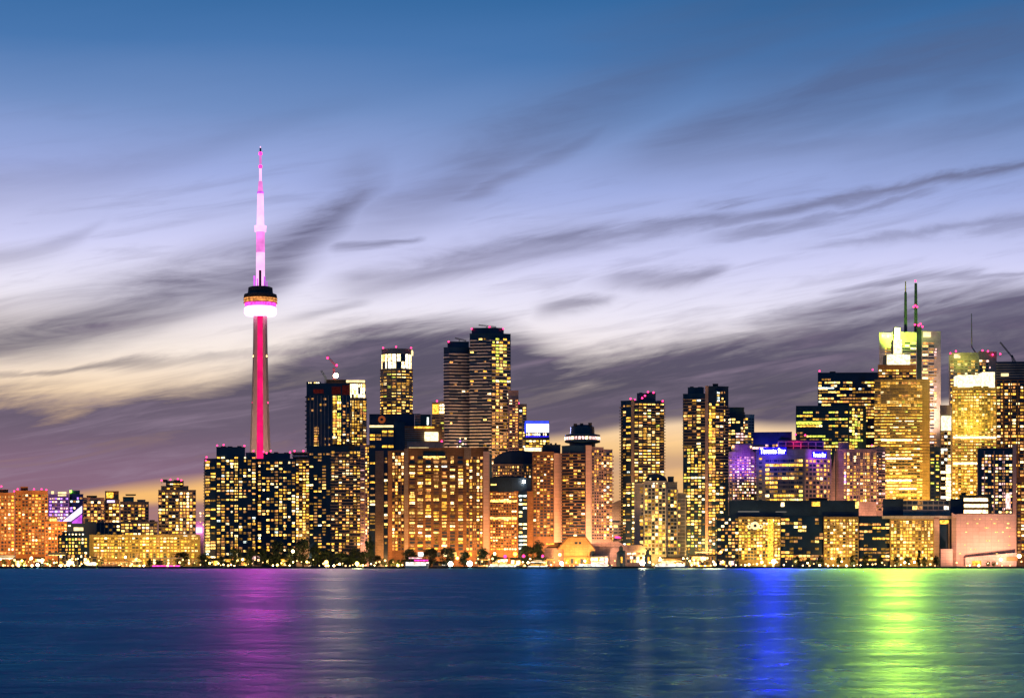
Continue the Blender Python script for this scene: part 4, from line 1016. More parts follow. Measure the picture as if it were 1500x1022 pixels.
b = Bld('annex', 'small salmon box with ribbed lines at the foot of the blank wall', 'building', 1386, 2250)
b.body((1378, 1395.5), 803.5, mat='salmon', depth=18, lip=False); b.lattice((1378, 1395.5), 806, 828, 4, None, .15, .1, .15, 'concrete_pink'); b.done()
b = Bld('lit_louvre_block', 'orange block with three bright yellow louvre bands above the salmon wall', 'building', 1432, 2340)
b.body((1405, 1452), 725.5, mat='brick_orange', depth=30); b.units(1410, 1420, 725, 1, 4)
for y in (729, 738, 746.5): b.panel(1412, 1447, y, y + 4.8, 'light_hot', part='louvre_band')
b.done()

# ---- ferry terminal and kiosks
b = Bld('terminal_hall', 'orange floodlit gabled terminal hall with low pink wings on the shore', 'building', 845, 2250)
b.body((797, 908), 803, mat='concrete_pink', depth=26, off=8, part='wing', roof='concrete_pink'); b.shape([(826, 826), (826, 805), (818, 803), (832, 786), (858, 786), (868, 800), (872, 806), (864, 808), (864, 826)], 'stone_gold', 0, 30, 'gabled_front')
b.shape([(797, 803), (812, 794), (835, 793), (835, 803)], 'brick_brown', 10, 20, 'wing_roof'); b.shape([(860, 796), (905, 792), (920, 800), (920, 806), (864, 806)], 'concrete_pink', 9, 20, 'wing_roof'); b.win((842, 852), 793, 796, 3, 4, .6, .7, 0, 'warm'); b.panel(800, 812, 795, 797, 'light_gold', off=9, part='window'); b.body((866, 870), 808, mat='navy_panel', depth=3, off=-1, part='doorway')
for i in range(5): b.panel(829 + 7 * i, 833 + 7 * i, 818, 825, 'navy_panel' if i % 2 else 'light_gold', off=-.35, d=.3, part='doorway')
b.panel(842, 845.5, 793.5, 796.5, 'navy_panel', off=-.3, d=.3, part='window'); b.panel(848, 851.5, 793.5, 796.5, 'navy_panel', off=-.3, d=.3, part='window'); b.panel(826.5, 863.5, 814.5, 815.6, 'brick_brown', off=-1.2, d=1.2, part='canopy')
b.shape([(816, 803.4), (832, 785.2), (858, 785.2), (870, 801), (869, 802), (857.4, 787), (832.6, 787), (818, 804.4)], 'brick_brown', -.8, 31, 'eaves'); b.done()
b = Bld('quay_shed', 'low pink roofed quay shed between the two dark kiosks', 'building', 930, 2262)
b.body((916, 946), 806, mat='concrete_pink', depth=24, lip=False, roof='concrete_pink'); b.shape([(914, 806), (920, 798), (940, 798), (948, 806)], 'concrete_pink', -1, 24, 'roof'); b.win((918, 946), 808, 813, 5, 7, .7, .5, .6, 'white'); b.win((918, 946), 814, 824, 5, 5, .7, .7, .8, 'white'); b.done()
for px, lab in ((910, 'dark bell roofed kiosk with a lit doorway right of the gabled hall'), (949.5, 'smaller dark bell roofed kiosk beside the bright white quay lamp')):
    b = Bld('kiosk', lab, 'kiosk', px, 2228); z = Z(800, 2228)
    bb = MB(); k = 1.0 if px < 920 else .8
    bb.lathe(X(px, 2228), 2233, [(5.2 * k, G), (5.0 * k, G + 9 * k), (4.6 * k, G + 14 * k)], 'navy_panel', 10); bb.build('wall', b.root)
    bb = MB(); bb.lathe(X(px, 2228), 2233, [(5.6 * k, G + 14 * k), (4.2 * k, G + 16.5 * k), (2.2 * k, G + 18 * k), (2.2 * k, G + 21.5 * k), (.3, G + 24 * k)], 'mast_dark', 10); bb.build('roof', b.root)
    b.panel(px - .6, px + 1.8, 815, 824, 'light_gold', off=-.4 + (5 - 5.2 * k), d=.6, part='doorway', dd=0); b.done()

# ================================================================== observation tower
YT = 2700.0
tw = tag(empty('observation_tower', (X(381.5, YT), YT, G)), 'very tall slender observation tower with round pod and magenta lit shaft', 'tower')
cx, cy = X(381.5, YT), YT
def rw(px): return px * YT / F
b = MB(); NZ = 16; ring = []
for j in range(NZ + 1):
    k = j / NZ; z = G + (Z(462, YT) - G) * k
    leg = rw(10 + 14 * (1 - k) ** 1.6); core = rw(4.6 + 3.2 * (1 - k) ** 1.5); wd = rw(2.6 + 1.4 * (1 - k))
    pts = []
    for q in range(3):      # three fins: left, right and rear, with a recess facing the lake
        a = R(205 + 65 * 0) if q == 0 else (R(-25) if q == 1 else R(90))
        d = (math.cos(a), math.sin(a)); n = (-d[1], d[0])
        pts.append([(cx + d[0] * leg + n[0] * w, cy + d[1] * leg + n[1] * w) for w in (-wd, wd)])
    # order round the section counter-clockwise: right, rear, left, front recess
    sec = [pts[1][0], pts[1][1], (cx + core * .8, cy + core * .9), pts[2][0], pts[2][1], (cx - core * .8, cy + core * .9), pts[0][0], pts[0][1],
           (cx - core * .75, cy - core * .75), (cx + core * .75, cy - core * .75)]
    ring.append([(x, y, z) for x, y in sec])
n = 10
for j in range(NZ):
    b.poly(ring[j] + ring[j + 1], [[i, (i + 1) % n, n + (i + 1) % n, n + i] for i in range(n)], 'tower_concrete')
b.build('shaft', tw)
b = MB()
for j in range(NZ):
    z0, z1 = ring[j][0][2], ring[j + 1][0][2]; q = []
    for k, z in ((j / NZ, z0), ((j + 1) / NZ, z1)):
        w = rw(3.7 + 2.2 * (1 - k) ** 1.5); core = rw(4.6 + 3.2 * (1 - k) ** 1.5) * .75
        q += [(cx - w, cy - core - 1.2, z), (cx + w, cy - core - 1.2, z), (cx + w, cy - core + .5, z), (cx - w, cy - core + .5, z)]
    b.poly(q, [[0, 1, 5, 4], [1, 2, 6, 5], [3, 0, 4, 7]], 'rose_band')
b.build('elevator_light_band', tw)
b = MB(); b.lathe(cx, cy, [(rw(r), Z(y, YT)) for r, y in ((10, 463), (21.5, 462), (23.5, 459), (23.5, 452), (21, 449.5))], 'ring_magenta', 40); b.build('radome_ring', tw, True)
b = MB(); b.lathe(cx, cy, [(rw(r), Z(y, YT)) for r, y in ((20, 449.4), (22.5, 448.5), (23, 444.5), (22, 443.6))], 'pod_rose', 40); b.build('pod_deck', tw)
b = MB(); b.lathe(cx, cy, [(rw(r), Z(y, YT)) for r, y in ((22.5, 443.5), (24, 442.5), (24.3, 437.5), (23.5, 436.5))], 'pod_orange', 40); b.build('pod_deck', tw)
b = MB()
for y in (443.8, 440, 437): b.lathe(cx, cy, [(rw(23), Z(y + .45, YT)), (rw(24.8), Z(y + .3, YT)), (rw(24.8), Z(y - .3, YT)), (rw(23), Z(y - .45, YT))], 'brick_brown', 40)
b.build('deck_rail', tw)
b = MB(); b.lathe(cx, cy, [(rw(r), Z(y, YT)) for r, y in ((23, 436.4), (24.4, 435), (23.6, 431.5), (19, 430), (18.2, 428), (17.6, 421.5), (15, 420.5), (7, 420))], 'roof_dark', 40); b.build('pod_roof', tw, False)
for px, r, y0, y1 in ((373.5, 1.6, 421, 405), (382, 2.2, 421, 397), (388.5, 1.5, 421, 406), (378, 1.2, 421, 409), (391, .9, 421, 412)):
    b = MB(); yy = cy - rw(6.5) - .5 if px != 391 else cy
    b.bar((X(px, YT), yy, Z(y0, YT)), (X(px, YT), yy, Z(y1, YT)), rw(r * 1.5), 'glow_violet' if r < 2 else 'roof_dark'); b.build('roof_equipment', tw)
for r0, y0, r1, y1, mt in ((6.6, 421, 6.4, 370, 'mast_glow_white'), (6.4, 370, 6.2, 340, 'mast_glow_rose'), (8.5, 339.8, 9.2, 331, 'mast_glow_white'), (5.6, 330.8, 4.6, 284, 'mast_glow_white'), (5.0, 283.9, 4.9, 281, 'glow_violet'),
                           (3.9, 280.9, 2.8, 266, 'mast_glow_rose'), (2.0, 265.9, 1.9, 247, 'mast_glow_white'), (1.8, 240, 1.6, 227, 'mast_glow_rose'), (1.4, 223.9, 1.3, 217, 'navy_panel'), (.9, 216.9, .7, 214.5, 'mast_glow_white')):
    b = MB(); b.lathe(cx, cy, [(rw(r0), Z(y0, YT)), (rw(r1), Z(y1, YT))], mt, 16); b.build('mast_section', tw, False)  # the mast is floodlit; its sections glow by material instead
for y in (244, 225, 269, 280): 
    b = MB(); b.lathe(cx, cy, [(rw(1.2), Z(y + 3, YT)), (rw(2.7), Z(y + 2, YT)), (rw(2.7), Z(y - 1.6, YT)), (rw(1.2), Z(y - 2.6, YT))], 'pod_rose', 12); b.build('mast_collar', tw)
for dx_, y in ((-9.5, 522), (9.5, 522), (-10.5, 590), (11, 590)):
    b = MB(); b.ball((cx + rw(dx_), cy - rw(5), Z(y, YT)), 1.3, 'lamp_red' if y > 550 else 'lamp_small', 6, 4); b.build('aviation_light', tw)
add_light('SPOT', (cx - 70, YT - 150, 60), 8.5e5, (1, .60, .46), tw, (cx, YT, 200), 4, 70)
add_light('SPOT', (cx + 70, YT - 150, 60), 8.5e5, (1, .60, .46), tw, (cx, YT, 200), 4, 70)

# ================================================================== cranes, work light
def crane(name, label, Y, segs, lights=(), mat='mast_dark', w=1.3):
    r = tag(empty(name, (X(segs[0][1][0], Y), Y, Z(segs[0][1][1], Y))), label, 'crane')
    for part, a, c in segs:
        b = MB(); A = Vector((X(a[0], Y), Y, Z(a[1], Y))); C = Vector((X(c[0], Y), Y, Z(c[1], Y)))
        d = (C - A).normalized(); nrm = Vector((-d.z, 0, d.x)) * w * .5
        for sgn in (-1, 1):
            for yy in (-.5, .5): b.bar(A + nrm * sgn + Vector((0, yy * w, 0)), C + nrm * sgn + Vector((0, yy * w, 0)), w * .32, mat)
        L = (C - A).length; k = max(2, int(L / (w * 1.6)))
        for i in range(k):
            p0 = A + (C - A) * (i / k) + nrm * (1 if i % 2 else -1); p1 = A + (C - A) * ((i + 1) / k) - nrm * (1 if i % 2 else -1)
            b.bar(p0 + Vector((0, -.5 * w, 0)), p1 + Vector((0, -.5 * w, 0)), w * .25, mat)
        b.build(part, r)
    for px, py in lights:
        b = MB(); b.ball((X(px, Y), Y, Z(py, Y)), 1.6, 'lamp_red', 6, 4); b.build('warning_light', r)
    return r
crane('tower_crane', 'crane with red lights rising over the blazing work light of the unfinished tower', 2545, [('mast', (490, 562), (489, 538)), ('jib', (494, 538), (479, 521))], [(480, 524), (493, 535)], 'red_paint', 1.7)
crane('tower_crane', 'short dark derrick leaning left on the unfinished tower', 2540, [('mast', (477, 562), (477, 553)), ('jib', (477, 553), (470.5, 542.5))], (), 'mast_dark', 1.7)
crane('roof_crane', 'thin cradle crane lying across the roof of the taller striped twin', 2765, [('post', (713, 481), (713, 478)), ('jib', (701, 476), (727, 479))], [(717, 479)], 'brick_brown', 1.3)
crane('roof_crane', 'thin cradle crane lying across the roof of the shorter striped twin', 2785, [('post', (673, 501), (673, 497)), ('jib', (666.5, 495), (683, 499))], (), 'brick_brown', 1.3)
crane('tower_crane', 'leaning dark crane behind the banded tower at the right edge', 2690, [('mast', (1484, 532), (1482, 520)), ('jib', (1482, 522), (1465, 501)), ('tie', (1482, 520), (1488, 531))], (), 'mast_dark', 1.3)

wl = tag(empty('work_lamp', (X(490, 2508), 2508, Z(560, 2508))), 'blazing work light on top of the unfinished tower', 'lamp')
b = MB(); b.bar((X(490, 2508), 2526, Z(562, 2508)), (X(490, 2508), 2526, Z(551, 2508)), .8, 'mast_dark'); b.build('pole', wl)
b = MB(); b.ball((X(490, 2508), 2526, Z(548, 2508)), 3.0, 'work_light', 10, 8); b.build('lamp_head', wl)

# ================================================================== shore: trees, lamps, boats, tents
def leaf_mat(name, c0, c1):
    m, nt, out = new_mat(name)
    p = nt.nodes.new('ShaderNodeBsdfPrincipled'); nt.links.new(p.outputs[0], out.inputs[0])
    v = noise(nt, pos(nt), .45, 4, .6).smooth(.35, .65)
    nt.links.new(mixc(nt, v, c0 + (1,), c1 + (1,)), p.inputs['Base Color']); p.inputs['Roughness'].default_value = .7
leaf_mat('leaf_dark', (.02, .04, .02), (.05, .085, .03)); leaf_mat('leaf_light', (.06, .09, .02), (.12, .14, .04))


def tree_meshes(seed, conifer=False, mat='leaf_dark', w=1.0):
    """a tree 10 m high: trunk with limbs, crown of leaf-sized faces"""
    rng = random.Random(seed)
    t = MB(); t.lathe(0, 0, [(.32, 0), (.22, 2.5), (.12, 6.5), (.04, 8.6)], 'bark', 8)
    c = MB(); cl = []
    for i in range(16):
        h = rng.uniform(1.4, 7.2); a = rng.uniform(0, 2 * PI); r = rng.uniform(1.5, 3.1) * w * (1 - abs(h - 4) / 8)
        e = Vector((math.cos(a) * r, math.sin(a) * r, h + rng.uniform(.5, 1.5))); t.bar((0, 0, h - .6), e, .16, 'bark', .05); cl.append(e)
    if conifer: cl = [Vector((rng.uniform(-1, 1) * (10 - h) * .16, rng.uniform(-1, 1) * (10 - h) * .16, h)) for h in [1 + 8.8 * i / 22 for i in range(23)]]
    else:
        for _ in range(26):
            h = rng.uniform(1.3, 9.2); q = 2.4 * w * math.sqrt(max(.05, 1 - ((h - 4.3) / 5.2) ** 2)); a = rng.uniform(0, 2 * PI); q *= rng.random() ** .6
            cl.append(Vector((math.cos(a) * q, math.sin(a) * q, h)))
    for q in cl:
        rr = rng.uniform(.9, 1.6) * (.6 if conifer else 1)
        for _ in range(52):
            d = Vector((rng.gauss(0, 1), rng.gauss(0, 1), rng.gauss(0, .8))).normalized() * rr * rng.random() ** .4
            p = q + d
            if p.z < .5: continue
            u = Vector((rng.gauss(0, 1), rng.gauss(0, 1), rng.gauss(0, 1))).normalized(); v = u.cross(d + Vector((.01, 0, 0))).normalized()
            s_ = rng.uniform(.16, .38)
            c.poly([p - u * s_, p + v * s_ * .7, p + u * s_, p - v * s_ * .7], [[0, 1, 2, 3]], mat)
    return t, c


PROTO = {}
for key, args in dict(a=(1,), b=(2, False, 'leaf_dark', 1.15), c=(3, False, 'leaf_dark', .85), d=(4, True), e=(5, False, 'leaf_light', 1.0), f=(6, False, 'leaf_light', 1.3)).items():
    tm, cm = tree_meshes(*args)
    mt_, mc_ = [], []
    for nme, m_ in (('trunk', tm), ('crown', cm)):
        me = bpy.data.meshes.new(nme); me.from_pydata(m_.v, [], m_.f)
        for k in m_.mats: me.materials.append(MATS[k])
        me.update(); mt_.append(me)
    PROTO[key] = mt_


def tree(key, px, ytop, Y, wpx, label, group=None, name='tree'):
    h = Z(ytop, Y) - G
    r = tag(empty(name, (X(px, Y), Y, G)), label, 'tree', group)
    w = wpx * Y / F / {'a': 7.4, 'b': 8.2, 'c': 6.6, 'd': 3.6, 'e': 7.4, 'f': 8.6}[key]
    for nme, me in zip(('trunk', 'crown'), PROTO[key]):
        o = bpy.data.objects.new(nme, me); o.parent = r; o.scale = (w, w, h / 10.0); COL.objects.link(o)
        if nme == 'trunk': o.rotation_euler = (0, 0, px)
        else: o.rotation_euler = (0, 0, px)


RT = random.Random(77)
for key, px, yt, w, lab in (
    ('b', 266, 807, 30, 'broad black tree right of the thin white canopy roof on the left shore'), ('a', 300, 810, 26, 'round black tree at the foot of the left dark slab'),
    ('c', 233, 818, 14, 'small dark tree under the thin white canopy roof'), ('c', 219, 817, 13, 'small dark tree at the left end of the thin white canopy'),
    ('b', 345, 800, 26, 'dark tree before the left dark slab nearest its lit lower windows'), ('a', 366, 801, 24, 'dark tree before the seam of the two dark slabs'),
    ('c', 385, 797, 20, 'slim dark tree under the magenta shaft'), ('b', 407, 789, 28, 'tall dark tree before the right dark slab'),
    ('b', 444, 786, 36, 'largest dark tree mass before the golden lit wing'), ('a', 462, 796, 26, 'dark tree right of the largest tree mass'),
    ('b', 499, 807, 30, 'dark tree between the orange and the yellow quay lamps'), ('a', 517, 801, 26, 'dark tree behind the yellow starry quay lamp'),
    ('c', 541, 783, 18, 'tall narrow dark tree at the foot of the slim pink column tower'), ('b', 553, 812, 18, 'low dark tree below the bare brown stair column'),
    ('b', 428, 799, 24, 'dark tree filling the gap left of the largest tree mass'), ('b', 478, 803, 26, 'dark tree above the large orange starry lamp'), ('a', 530, 806, 24, 'low dark tree right of the yellow starry lamp'), ('c', 395, 808, 20, 'low dark tree just right of the magenta shaft foot'), ('a', 325, 814, 20, 'low dark tree before the left corner of the left dark slab'), ('a', 680, 806, 22, 'low dark tree behind the gap of the two blinding quay lamps'),
    ('a', 600, 802, 30, 'dark tree behind the white and pink ferry at its left'), ('b', 630, 801, 30, 'dark tree behind the stern of the white and pink ferry'),
    ('b', 655, 800, 34, 'wide dark tree before the middle of the wide hotel slab'), ('a', 706, 801, 26, 'dark tree at the foot of the salmon hotel corner'),
    ('c', 724, 806, 14, 'low dark tree right of the salmon hotel corner'), ('b', 772, 797, 30, 'dark tree clump left of the gabled terminal hall'), ('a', 790, 791, 26, 'dark tree rising behind the left wing of the gabled hall'),
    ('d', 1346, 806, 9, 'pointed conifer on the right quay before the golden block'), ('c', 1372, 812, 13, 'dark tree beside the small salmon ribbed box')):
    tree(key, px, yt, 2236 + RT.uniform(-6, 8), w, lab, None, 'conifer' if key == 'd' else 'tree')
for px, yt, w in ((1167, 812, 17), (1184, 815, 11), (1202, 812, 14), (1229, 813, 10), (1249, 812, 14), (1268, 812, 14), (1290, 813, 12), (1313, 814, 12), (1329, 813, 12), (1354, 815, 11)):
    tree(RT.choice('abc'), px, yt, 2216 + RT.uniform(-3, 3), w, 'small dark street tree on the right quay before the long low blocks', 'small trees along the right quay')
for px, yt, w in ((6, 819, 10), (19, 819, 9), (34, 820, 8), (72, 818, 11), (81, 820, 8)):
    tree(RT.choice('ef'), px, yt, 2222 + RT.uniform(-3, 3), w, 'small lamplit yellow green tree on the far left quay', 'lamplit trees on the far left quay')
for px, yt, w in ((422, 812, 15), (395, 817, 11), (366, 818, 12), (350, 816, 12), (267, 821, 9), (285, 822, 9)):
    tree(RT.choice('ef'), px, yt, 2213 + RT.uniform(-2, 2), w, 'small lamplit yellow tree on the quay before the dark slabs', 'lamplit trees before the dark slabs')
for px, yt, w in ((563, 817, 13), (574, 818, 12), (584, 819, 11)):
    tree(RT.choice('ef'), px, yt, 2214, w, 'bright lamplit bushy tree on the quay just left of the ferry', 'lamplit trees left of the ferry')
for px in (1447.5, 1456): tree('f', px, 821, 2216, 8, 'small rounded bush before the loading shed of the salmon wall', 'bushes before the loading shed', 'bush')

# ---- lamps
LAMPC = dict(lamp_warm=(1, .62, .25), lamp_orange=(1, .36, .07), lamp_white=(1, .85, .65), lamp_yellow=(1, .75, .12), lamp_green=(.3, 1, .05), lamp_red=(1, .03, .16), lamp_small=(1, .55, .18))
BM = {}


def lamp(px, py, Y, mat, r, label, group=None, power=0, name='street_lamp'):
    ro = tag(empty(name, (X(px, Y), Y, G)), label, 'lamp', group)
    z = max(Z(py, Y), G + 1.0)
    b = MB(); b.bar((X(px, Y), Y, G), (X(px, Y), Y, z - r * .9), .28, 'mast_dark', .16); b.build('pole', ro)
    k = (mat, r)
    if k not in BM:
        b = MB(); b.ball((0, 0, 0), r, mat, 8, 6)
        me = bpy.data.meshes.new('lamp_globe'); me.from_pydata(b.v, [], b.f); me.materials.append(MATS[mat]); me.update(); BM[k] = me
    o = bpy.data.objects.new('lamp_globe', BM[k]); o.parent = ro; o.location = (0, 0, z - G); COL.objects.link(o)
    if power: add_light('POINT', (X(px, Y), Y - r - .6, z), power, LAMPC[mat], ro, None, .5)


for px, py, mat, r, lab, pw in (
    (660, 825.5, 'lamp_white', 2.6, 'left of the two blinding white quay lamps below the wide hotel slab', 9000), (688, 825, 'lamp_white', 2.9, 'right of the two blinding white quay lamps below the wide hotel slab', 9000),
    (478, 823, 'lamp_orange', 2.2, 'large orange starry lamp on the quay under the dark trees', 7000), (523, 825, 'lamp_yellow', 2.1, 'large yellow starry lamp on the quay under the dark trees', 7000),
    (941, 824, 'lamp_white', 2.7, 'blinding white quay lamp beside the smaller dark kiosk', 9000), (822.5, 824.5, 'lamp_white', 1.8, 'white quay lamp before the gabled terminal hall', 5000),
    (820, 812, 'lamp_yellow', 1.6, 'yellow lamp against the left slope of the gabled terminal hall', 5000), (754.5, 811, 'lamp_green', 2.0, 'single green lamp below the orange gridded hotel block', 4000),
    (767, 814, 'lamp_red', 1.7, 'red lamp right of the single green lamp', 0), (740, 814.5, 'lamp_red', 1.9, 'red lamp left of the single green lamp', 0), (795, 814, 'lamp_red', 1.5, 'red lamp before the dark clump left of the terminal hall', 0),
    (1133.5, 822, 'lamp_white', 2.4, 'bright white lamp before the golden bay of the long low block', 8000), (1116, 823, 'lamp_yellow', 1.6, 'yellow white lamp left of the bright white lamp at the long low block', 4000),
    (429, 807, 'lamp_warm', 1.7, 'warm white lamp beside the largest dark tree mass', 4000), (724.5, 810.5, 'lamp_warm', 1.4, 'round warm lamp near the foot of the salmon hotel corner', 2000), (670, 817, 'lamp_orange', 1.7, 'orange lamp above the gap between the two blinding quay lamps', 4000),
    (583, 827, 'lamp_yellow', 1.7, 'yellow lamp just left of the ferry', 4000), (1056, 808, 'lamp_orange', 1.5, 'orange lamp at the foot of the dark tower with the pink strip', 3000), (1493, 814, 'lamp_warm', 2.2, 'warm lamp in the orange yard at the right edge', 9000),
    (1466, 819, 'lamp_warm', 1.6, 'warm lamp on the loading shed of the salmon wall', 5000), (55, 827, 'lamp_white', 1.6, 'pinkish white lamp on the far left quay before the orange slab', 4000), (100, 826.5, 'lamp_white', 1.6, 'white lamp before the dark roofed block with three window rows', 4000), (46, 817, 'lamp_warm', 1.5, 'tall warm lamp before the orange slabs', 3000), (62, 820, 'lamp_warm', 1.6, 'second warm lamp before the orange slabs right of the tall one', 3000)):
    lamp(px, py, 2209 + RT.uniform(-3, 5), mat, r, lab, None, pw)

SEG = ((0, 85, 'orange slab towers', 26, .5), (85, 131, 'dark roofed shore block', 15, .5), (131, 215, 'long golden pillared building', 22, .5), (240, 300, 'right end of the golden building', 7, .4),
       (300, 375, 'left dark slab', 17, .45), (376, 470, 'right dark slab', 15, .35), (470, 590, 'dark trees left of the ferry', 24, .3), (695, 800, 'orange gridded hotel block', 26, .5), (800, 905, 'gabled terminal hall', 20, .3),
       (950, 1050, 'pale gridded stepped block', 26, .5), (1050, 1150, 'left half of the black roof', 16, .3), (1150, 1300, 'right half of the black roof', 22, .25), (1300, 1376, 'golden block left of the salmon wall', 10, .25), (1395, 1500, 'salmon wall', 9, .3))
for x0, x1, lm, n_, up in SEG:
    for i in range(n_):
        px = x0 + (x1 - x0) * (i + RT.uniform(.15, .85)) / n_
        py = 828.2 - (RT.random() ** 2.2) * up * 26
        mat = RT.choice(('lamp_small', 'lamp_small', 'lamp_warm', 'lamp_small', 'lamp_yellow' if x0 < 600 else 'lamp_warm'))
        lamp(px, py, 2207 + RT.uniform(0, 12), mat, RT.choice((.55, .7, .9, 1.2)), 'small glowing globe lamp on the quay before the ' + lm, 'quay lamps before the ' + lm, 6000 if i % 4 == 2 else 0)

# ---- added unseen spots at ground level wash the fronts with warm light
FL = [(12, 2300, 2420, .8, 'o'), (48, 2310, 2440, .8, 'o'), (108, 2255, 2300, .5, 'w'), (160, 2260, 2310, .4, 'g'), (210, 2260, 2310, .4, 'g'), (262, 2260, 2310, .4, 'g'), (145, 2430, 2475, .5, 'o'), (197, 2430, 2480, .4, 'w'), (260, 2370, 2420, .7, 'w'),
      (447, 2325, 2360, .5, 'w'), (535, 2440, 2480, 1.0, 'p'), (520, 2545, 2600, .5, 'g'), (556, 2315, 2350, .6, 'o'), (585, 2245, 2290, .5, 'o'), (625, 2245, 2290, .65, 'o'), (665, 2245, 2290, .65, 'o'), (702, 2245, 2290, .8, 'o'),
      (735, 2290, 2330, 0.72, 'o'), (775, 2290, 2330, 0.43, 'o'), (797, 2330, 2380, 0.58, 'o'), (817, 2330, 2378, 0.65, 'p'), (845, 2300, 2360, 1.01, 'o'), (862, 2310, 2358, 0.65, 'p'), (882, 2310, 2360, 0.65, 'p'), (838, 2224, 2250, .5, 'o'), (852, 2224, 2250, .5, 'o'), (812, 2228, 2258, .5, 'o'), (888, 2228, 2258, .5, 'p'),
      (938, 2350, 2400, .6, 'g'), (950, 2255, 2300, .9, 'g'), (985, 2255, 2300, .7, 'g'), (1018, 2310, 2360, .7, 'g'), (1045, 2310, 2360, 1.6, 'o'), (1112, 2250, 2286, .6, 'g'), (1232, 2250, 2286, .5, 'g'), (1336, 2245, 2285, .6, 'g'),
      (1148, 2340, 2400, .5, 'w'), (1200, 2340, 2400, .7, 'o'), (1255, 2370, 2420, 1.0, 'p'), (1287, 2390, 2440, 1.2, 'p'), (1320, 2480, 2560, 2.2, 'g'), (1320, 2500, 2560, 1.4, 'g'), (1427, 2440, 2520, 1.8, 'g'), (1484, 2560, 2640, 1.0, 'o'), (1486, 2350, 2400, .8, 'p'),
      (1415, 2225, 2265, .55, 's'), (1445, 2225, 2265, .45, 's'), (1478, 2225, 2265, .6, 's'), (1386, 2225, 2250, .2, 's'), (1430, 2310, 2340, .4, 'o'), (740, 2660, 2745, 1.8, 'o'), (752, 2640, 2700, 1.5, 'o'), (665, 2690, 2760, 1.9, 'p'), (704, 2670, 2740, 1.9, 'p'), (605, 2430, 2470, .3, 'o'), (641, 2660, 2700, .5, 'g'), (580, 2590, 2640, .8, 'g')]
FC = dict(o=(1, .46, .14), w=(1, .6, .3), g=(1, .62, .14), p=(1, .52, .30), s=(1, .56, .38))
for px, Y, Yt, k, c in FL:
    dd_ = Yt - Y
    add_light('SPOT', (X(px, Y), Y, G + 1.6), 260000 * k * (dd_ / 45.0) ** 1.2, FC[c], None, (X(px, Yt), Yt, G + dd_ * .95), 1.5, 125, 'added_wash_spot')

# ---- boats
def boat(name, label, x0, x1, Y, yd, colour, cab, lit, stripe=None, upper=None):
    r = tag(empty(name, (X((x0 + x1) / 2, Y), Y, 0)), label, 'boat')
    a, c = X(x0, Y), X(x1, Y); zd = Z(yd, Y); L = c - a
    b = MB()
    sec = [(0, .9), (.06, 1), (.85, 1), (.95, .6), (1, .06)]
    top = [(a + L * u, Y - 3.2 * w) for u, w in sec] + [(a + L * u, Y + 3.2 * w) for u, w in reversed(sec)]
    bot = [(a + L * (.02 + .92 * u), Y + (y - Y) * .8) for (u, w), (_, y) in zip(sec + sec[::-1], top)]
    n = len(top)
    b.poly([(x, y, -.4) for x, y in bot] + [(x, y, zd) for x, y in top], [[i, (i + 1) % n, n + (i + 1) % n, n + i] for i in range(n)] + [list(range(n, 2 * n))], colour)
    b.build('hull', r)
    b = MB(); b.box(a + L * .05, a + L * .86, Y - 3.34, Y - 3.18, zd - 1.7 if name == 'ferry' else zd - .7, zd - .3, 'light_white' if colour == 'white_paint' else 'light_dim'); b.build('hull_glow_strip', r)  # added glowing strip that makes the hull side look lit
    if stripe:
        b = MB(); b.box(a + L * .04, a + L * .84, Y - 3.32, Y - 3.18, zd - 1.0, zd - .5, stripe); b.build('stripe', r)
    z = zd
    for i, (u0, u1, h, m_, lm) in enumerate(cab):
        b = MB(); b.box(a + L * u0, a + L * u1, Y - 2.7, Y + 2.7, z, z + h, m_); b.build('cabin' if i == 0 else 'upper_deck', r)
        b = MB(); k = max(2, int(L * (u1 - u0) / 2.6)); w = L * (u1 - u0) / k
        for q in range(k): b.slab((a + L * u0 + w * (q + .5), Y - 2.7), (1, 0), w * .86, z + h * .55, h * .5, .08, lm)
        b.build('window_band', r)
        b = MB(); b.box(a + L * u0 - .4, a + L * u1 + .4, Y - 3, Y + 3, z + h, z + h + .25, 'white_paint'); b.build('deck_roof', r)
        z += h + .25
    b = MB(); b.bar((a + L * .7, Y, z), (a + L * .7, Y, z + 3), .15, 'mast_dark'); b.build('mast', r)


boat('ferry', 'white and pink lit two deck ferry moored left of the blinding quay lamps', 593, 629, 2190, 825.5, 'white_paint', [(.02, .97, 2.2, 'white_paint', 'light_white'), (.38, .96, 2.6, 'red_paint', 'pod_rose'), (.16, .7, 2.0, 'white_paint', 'light_pinkw')], True)
boat('tour_boat', 'long low pale tour boat with yellow cabin lights below the orange gridded hotel block', 714, 762, 2192, 828.2, 'white_paint', [(.08, .8, 1.9, 'white_paint', 'light_hot'), (.15, .6, 1.8, 'concrete_pale', 'light_yellow')], True)
boat('tour_boat', 'long white tour boat with a bright cabin strip before the gabled terminal hall', 842, 898, 2192, 828.0, 'white_paint', [(.1, .85, 1.9, 'white_paint', 'light_white')], True, 'red_paint')
boat('tour_boat', 'white tour boat with glaring cabin lights before the pale gridded block', 958, 1010, 2192, 828.0, 'white_paint', [(.06, .84, 1.9, 'white_paint', 'light_white'), (.2, .55, 1.7, 'white_paint', 'light_hot')], True)
boat('tour_boat', 'dark hulled boat with a dim lit cabin moored before the long golden pillared building', 143, 178, 2193, 827.8, 'navy_panel', [(.2, .8, 1.8, 'concrete_warm', 'light_orange')], True)
boat('tour_boat', 'small pale boat with orange cabin lights right of the green lamp', 772, 806, 2193, 828.2, 'white_paint', [(.15, .8, 1.8, 'concrete_pale', 'light_gold')], True)

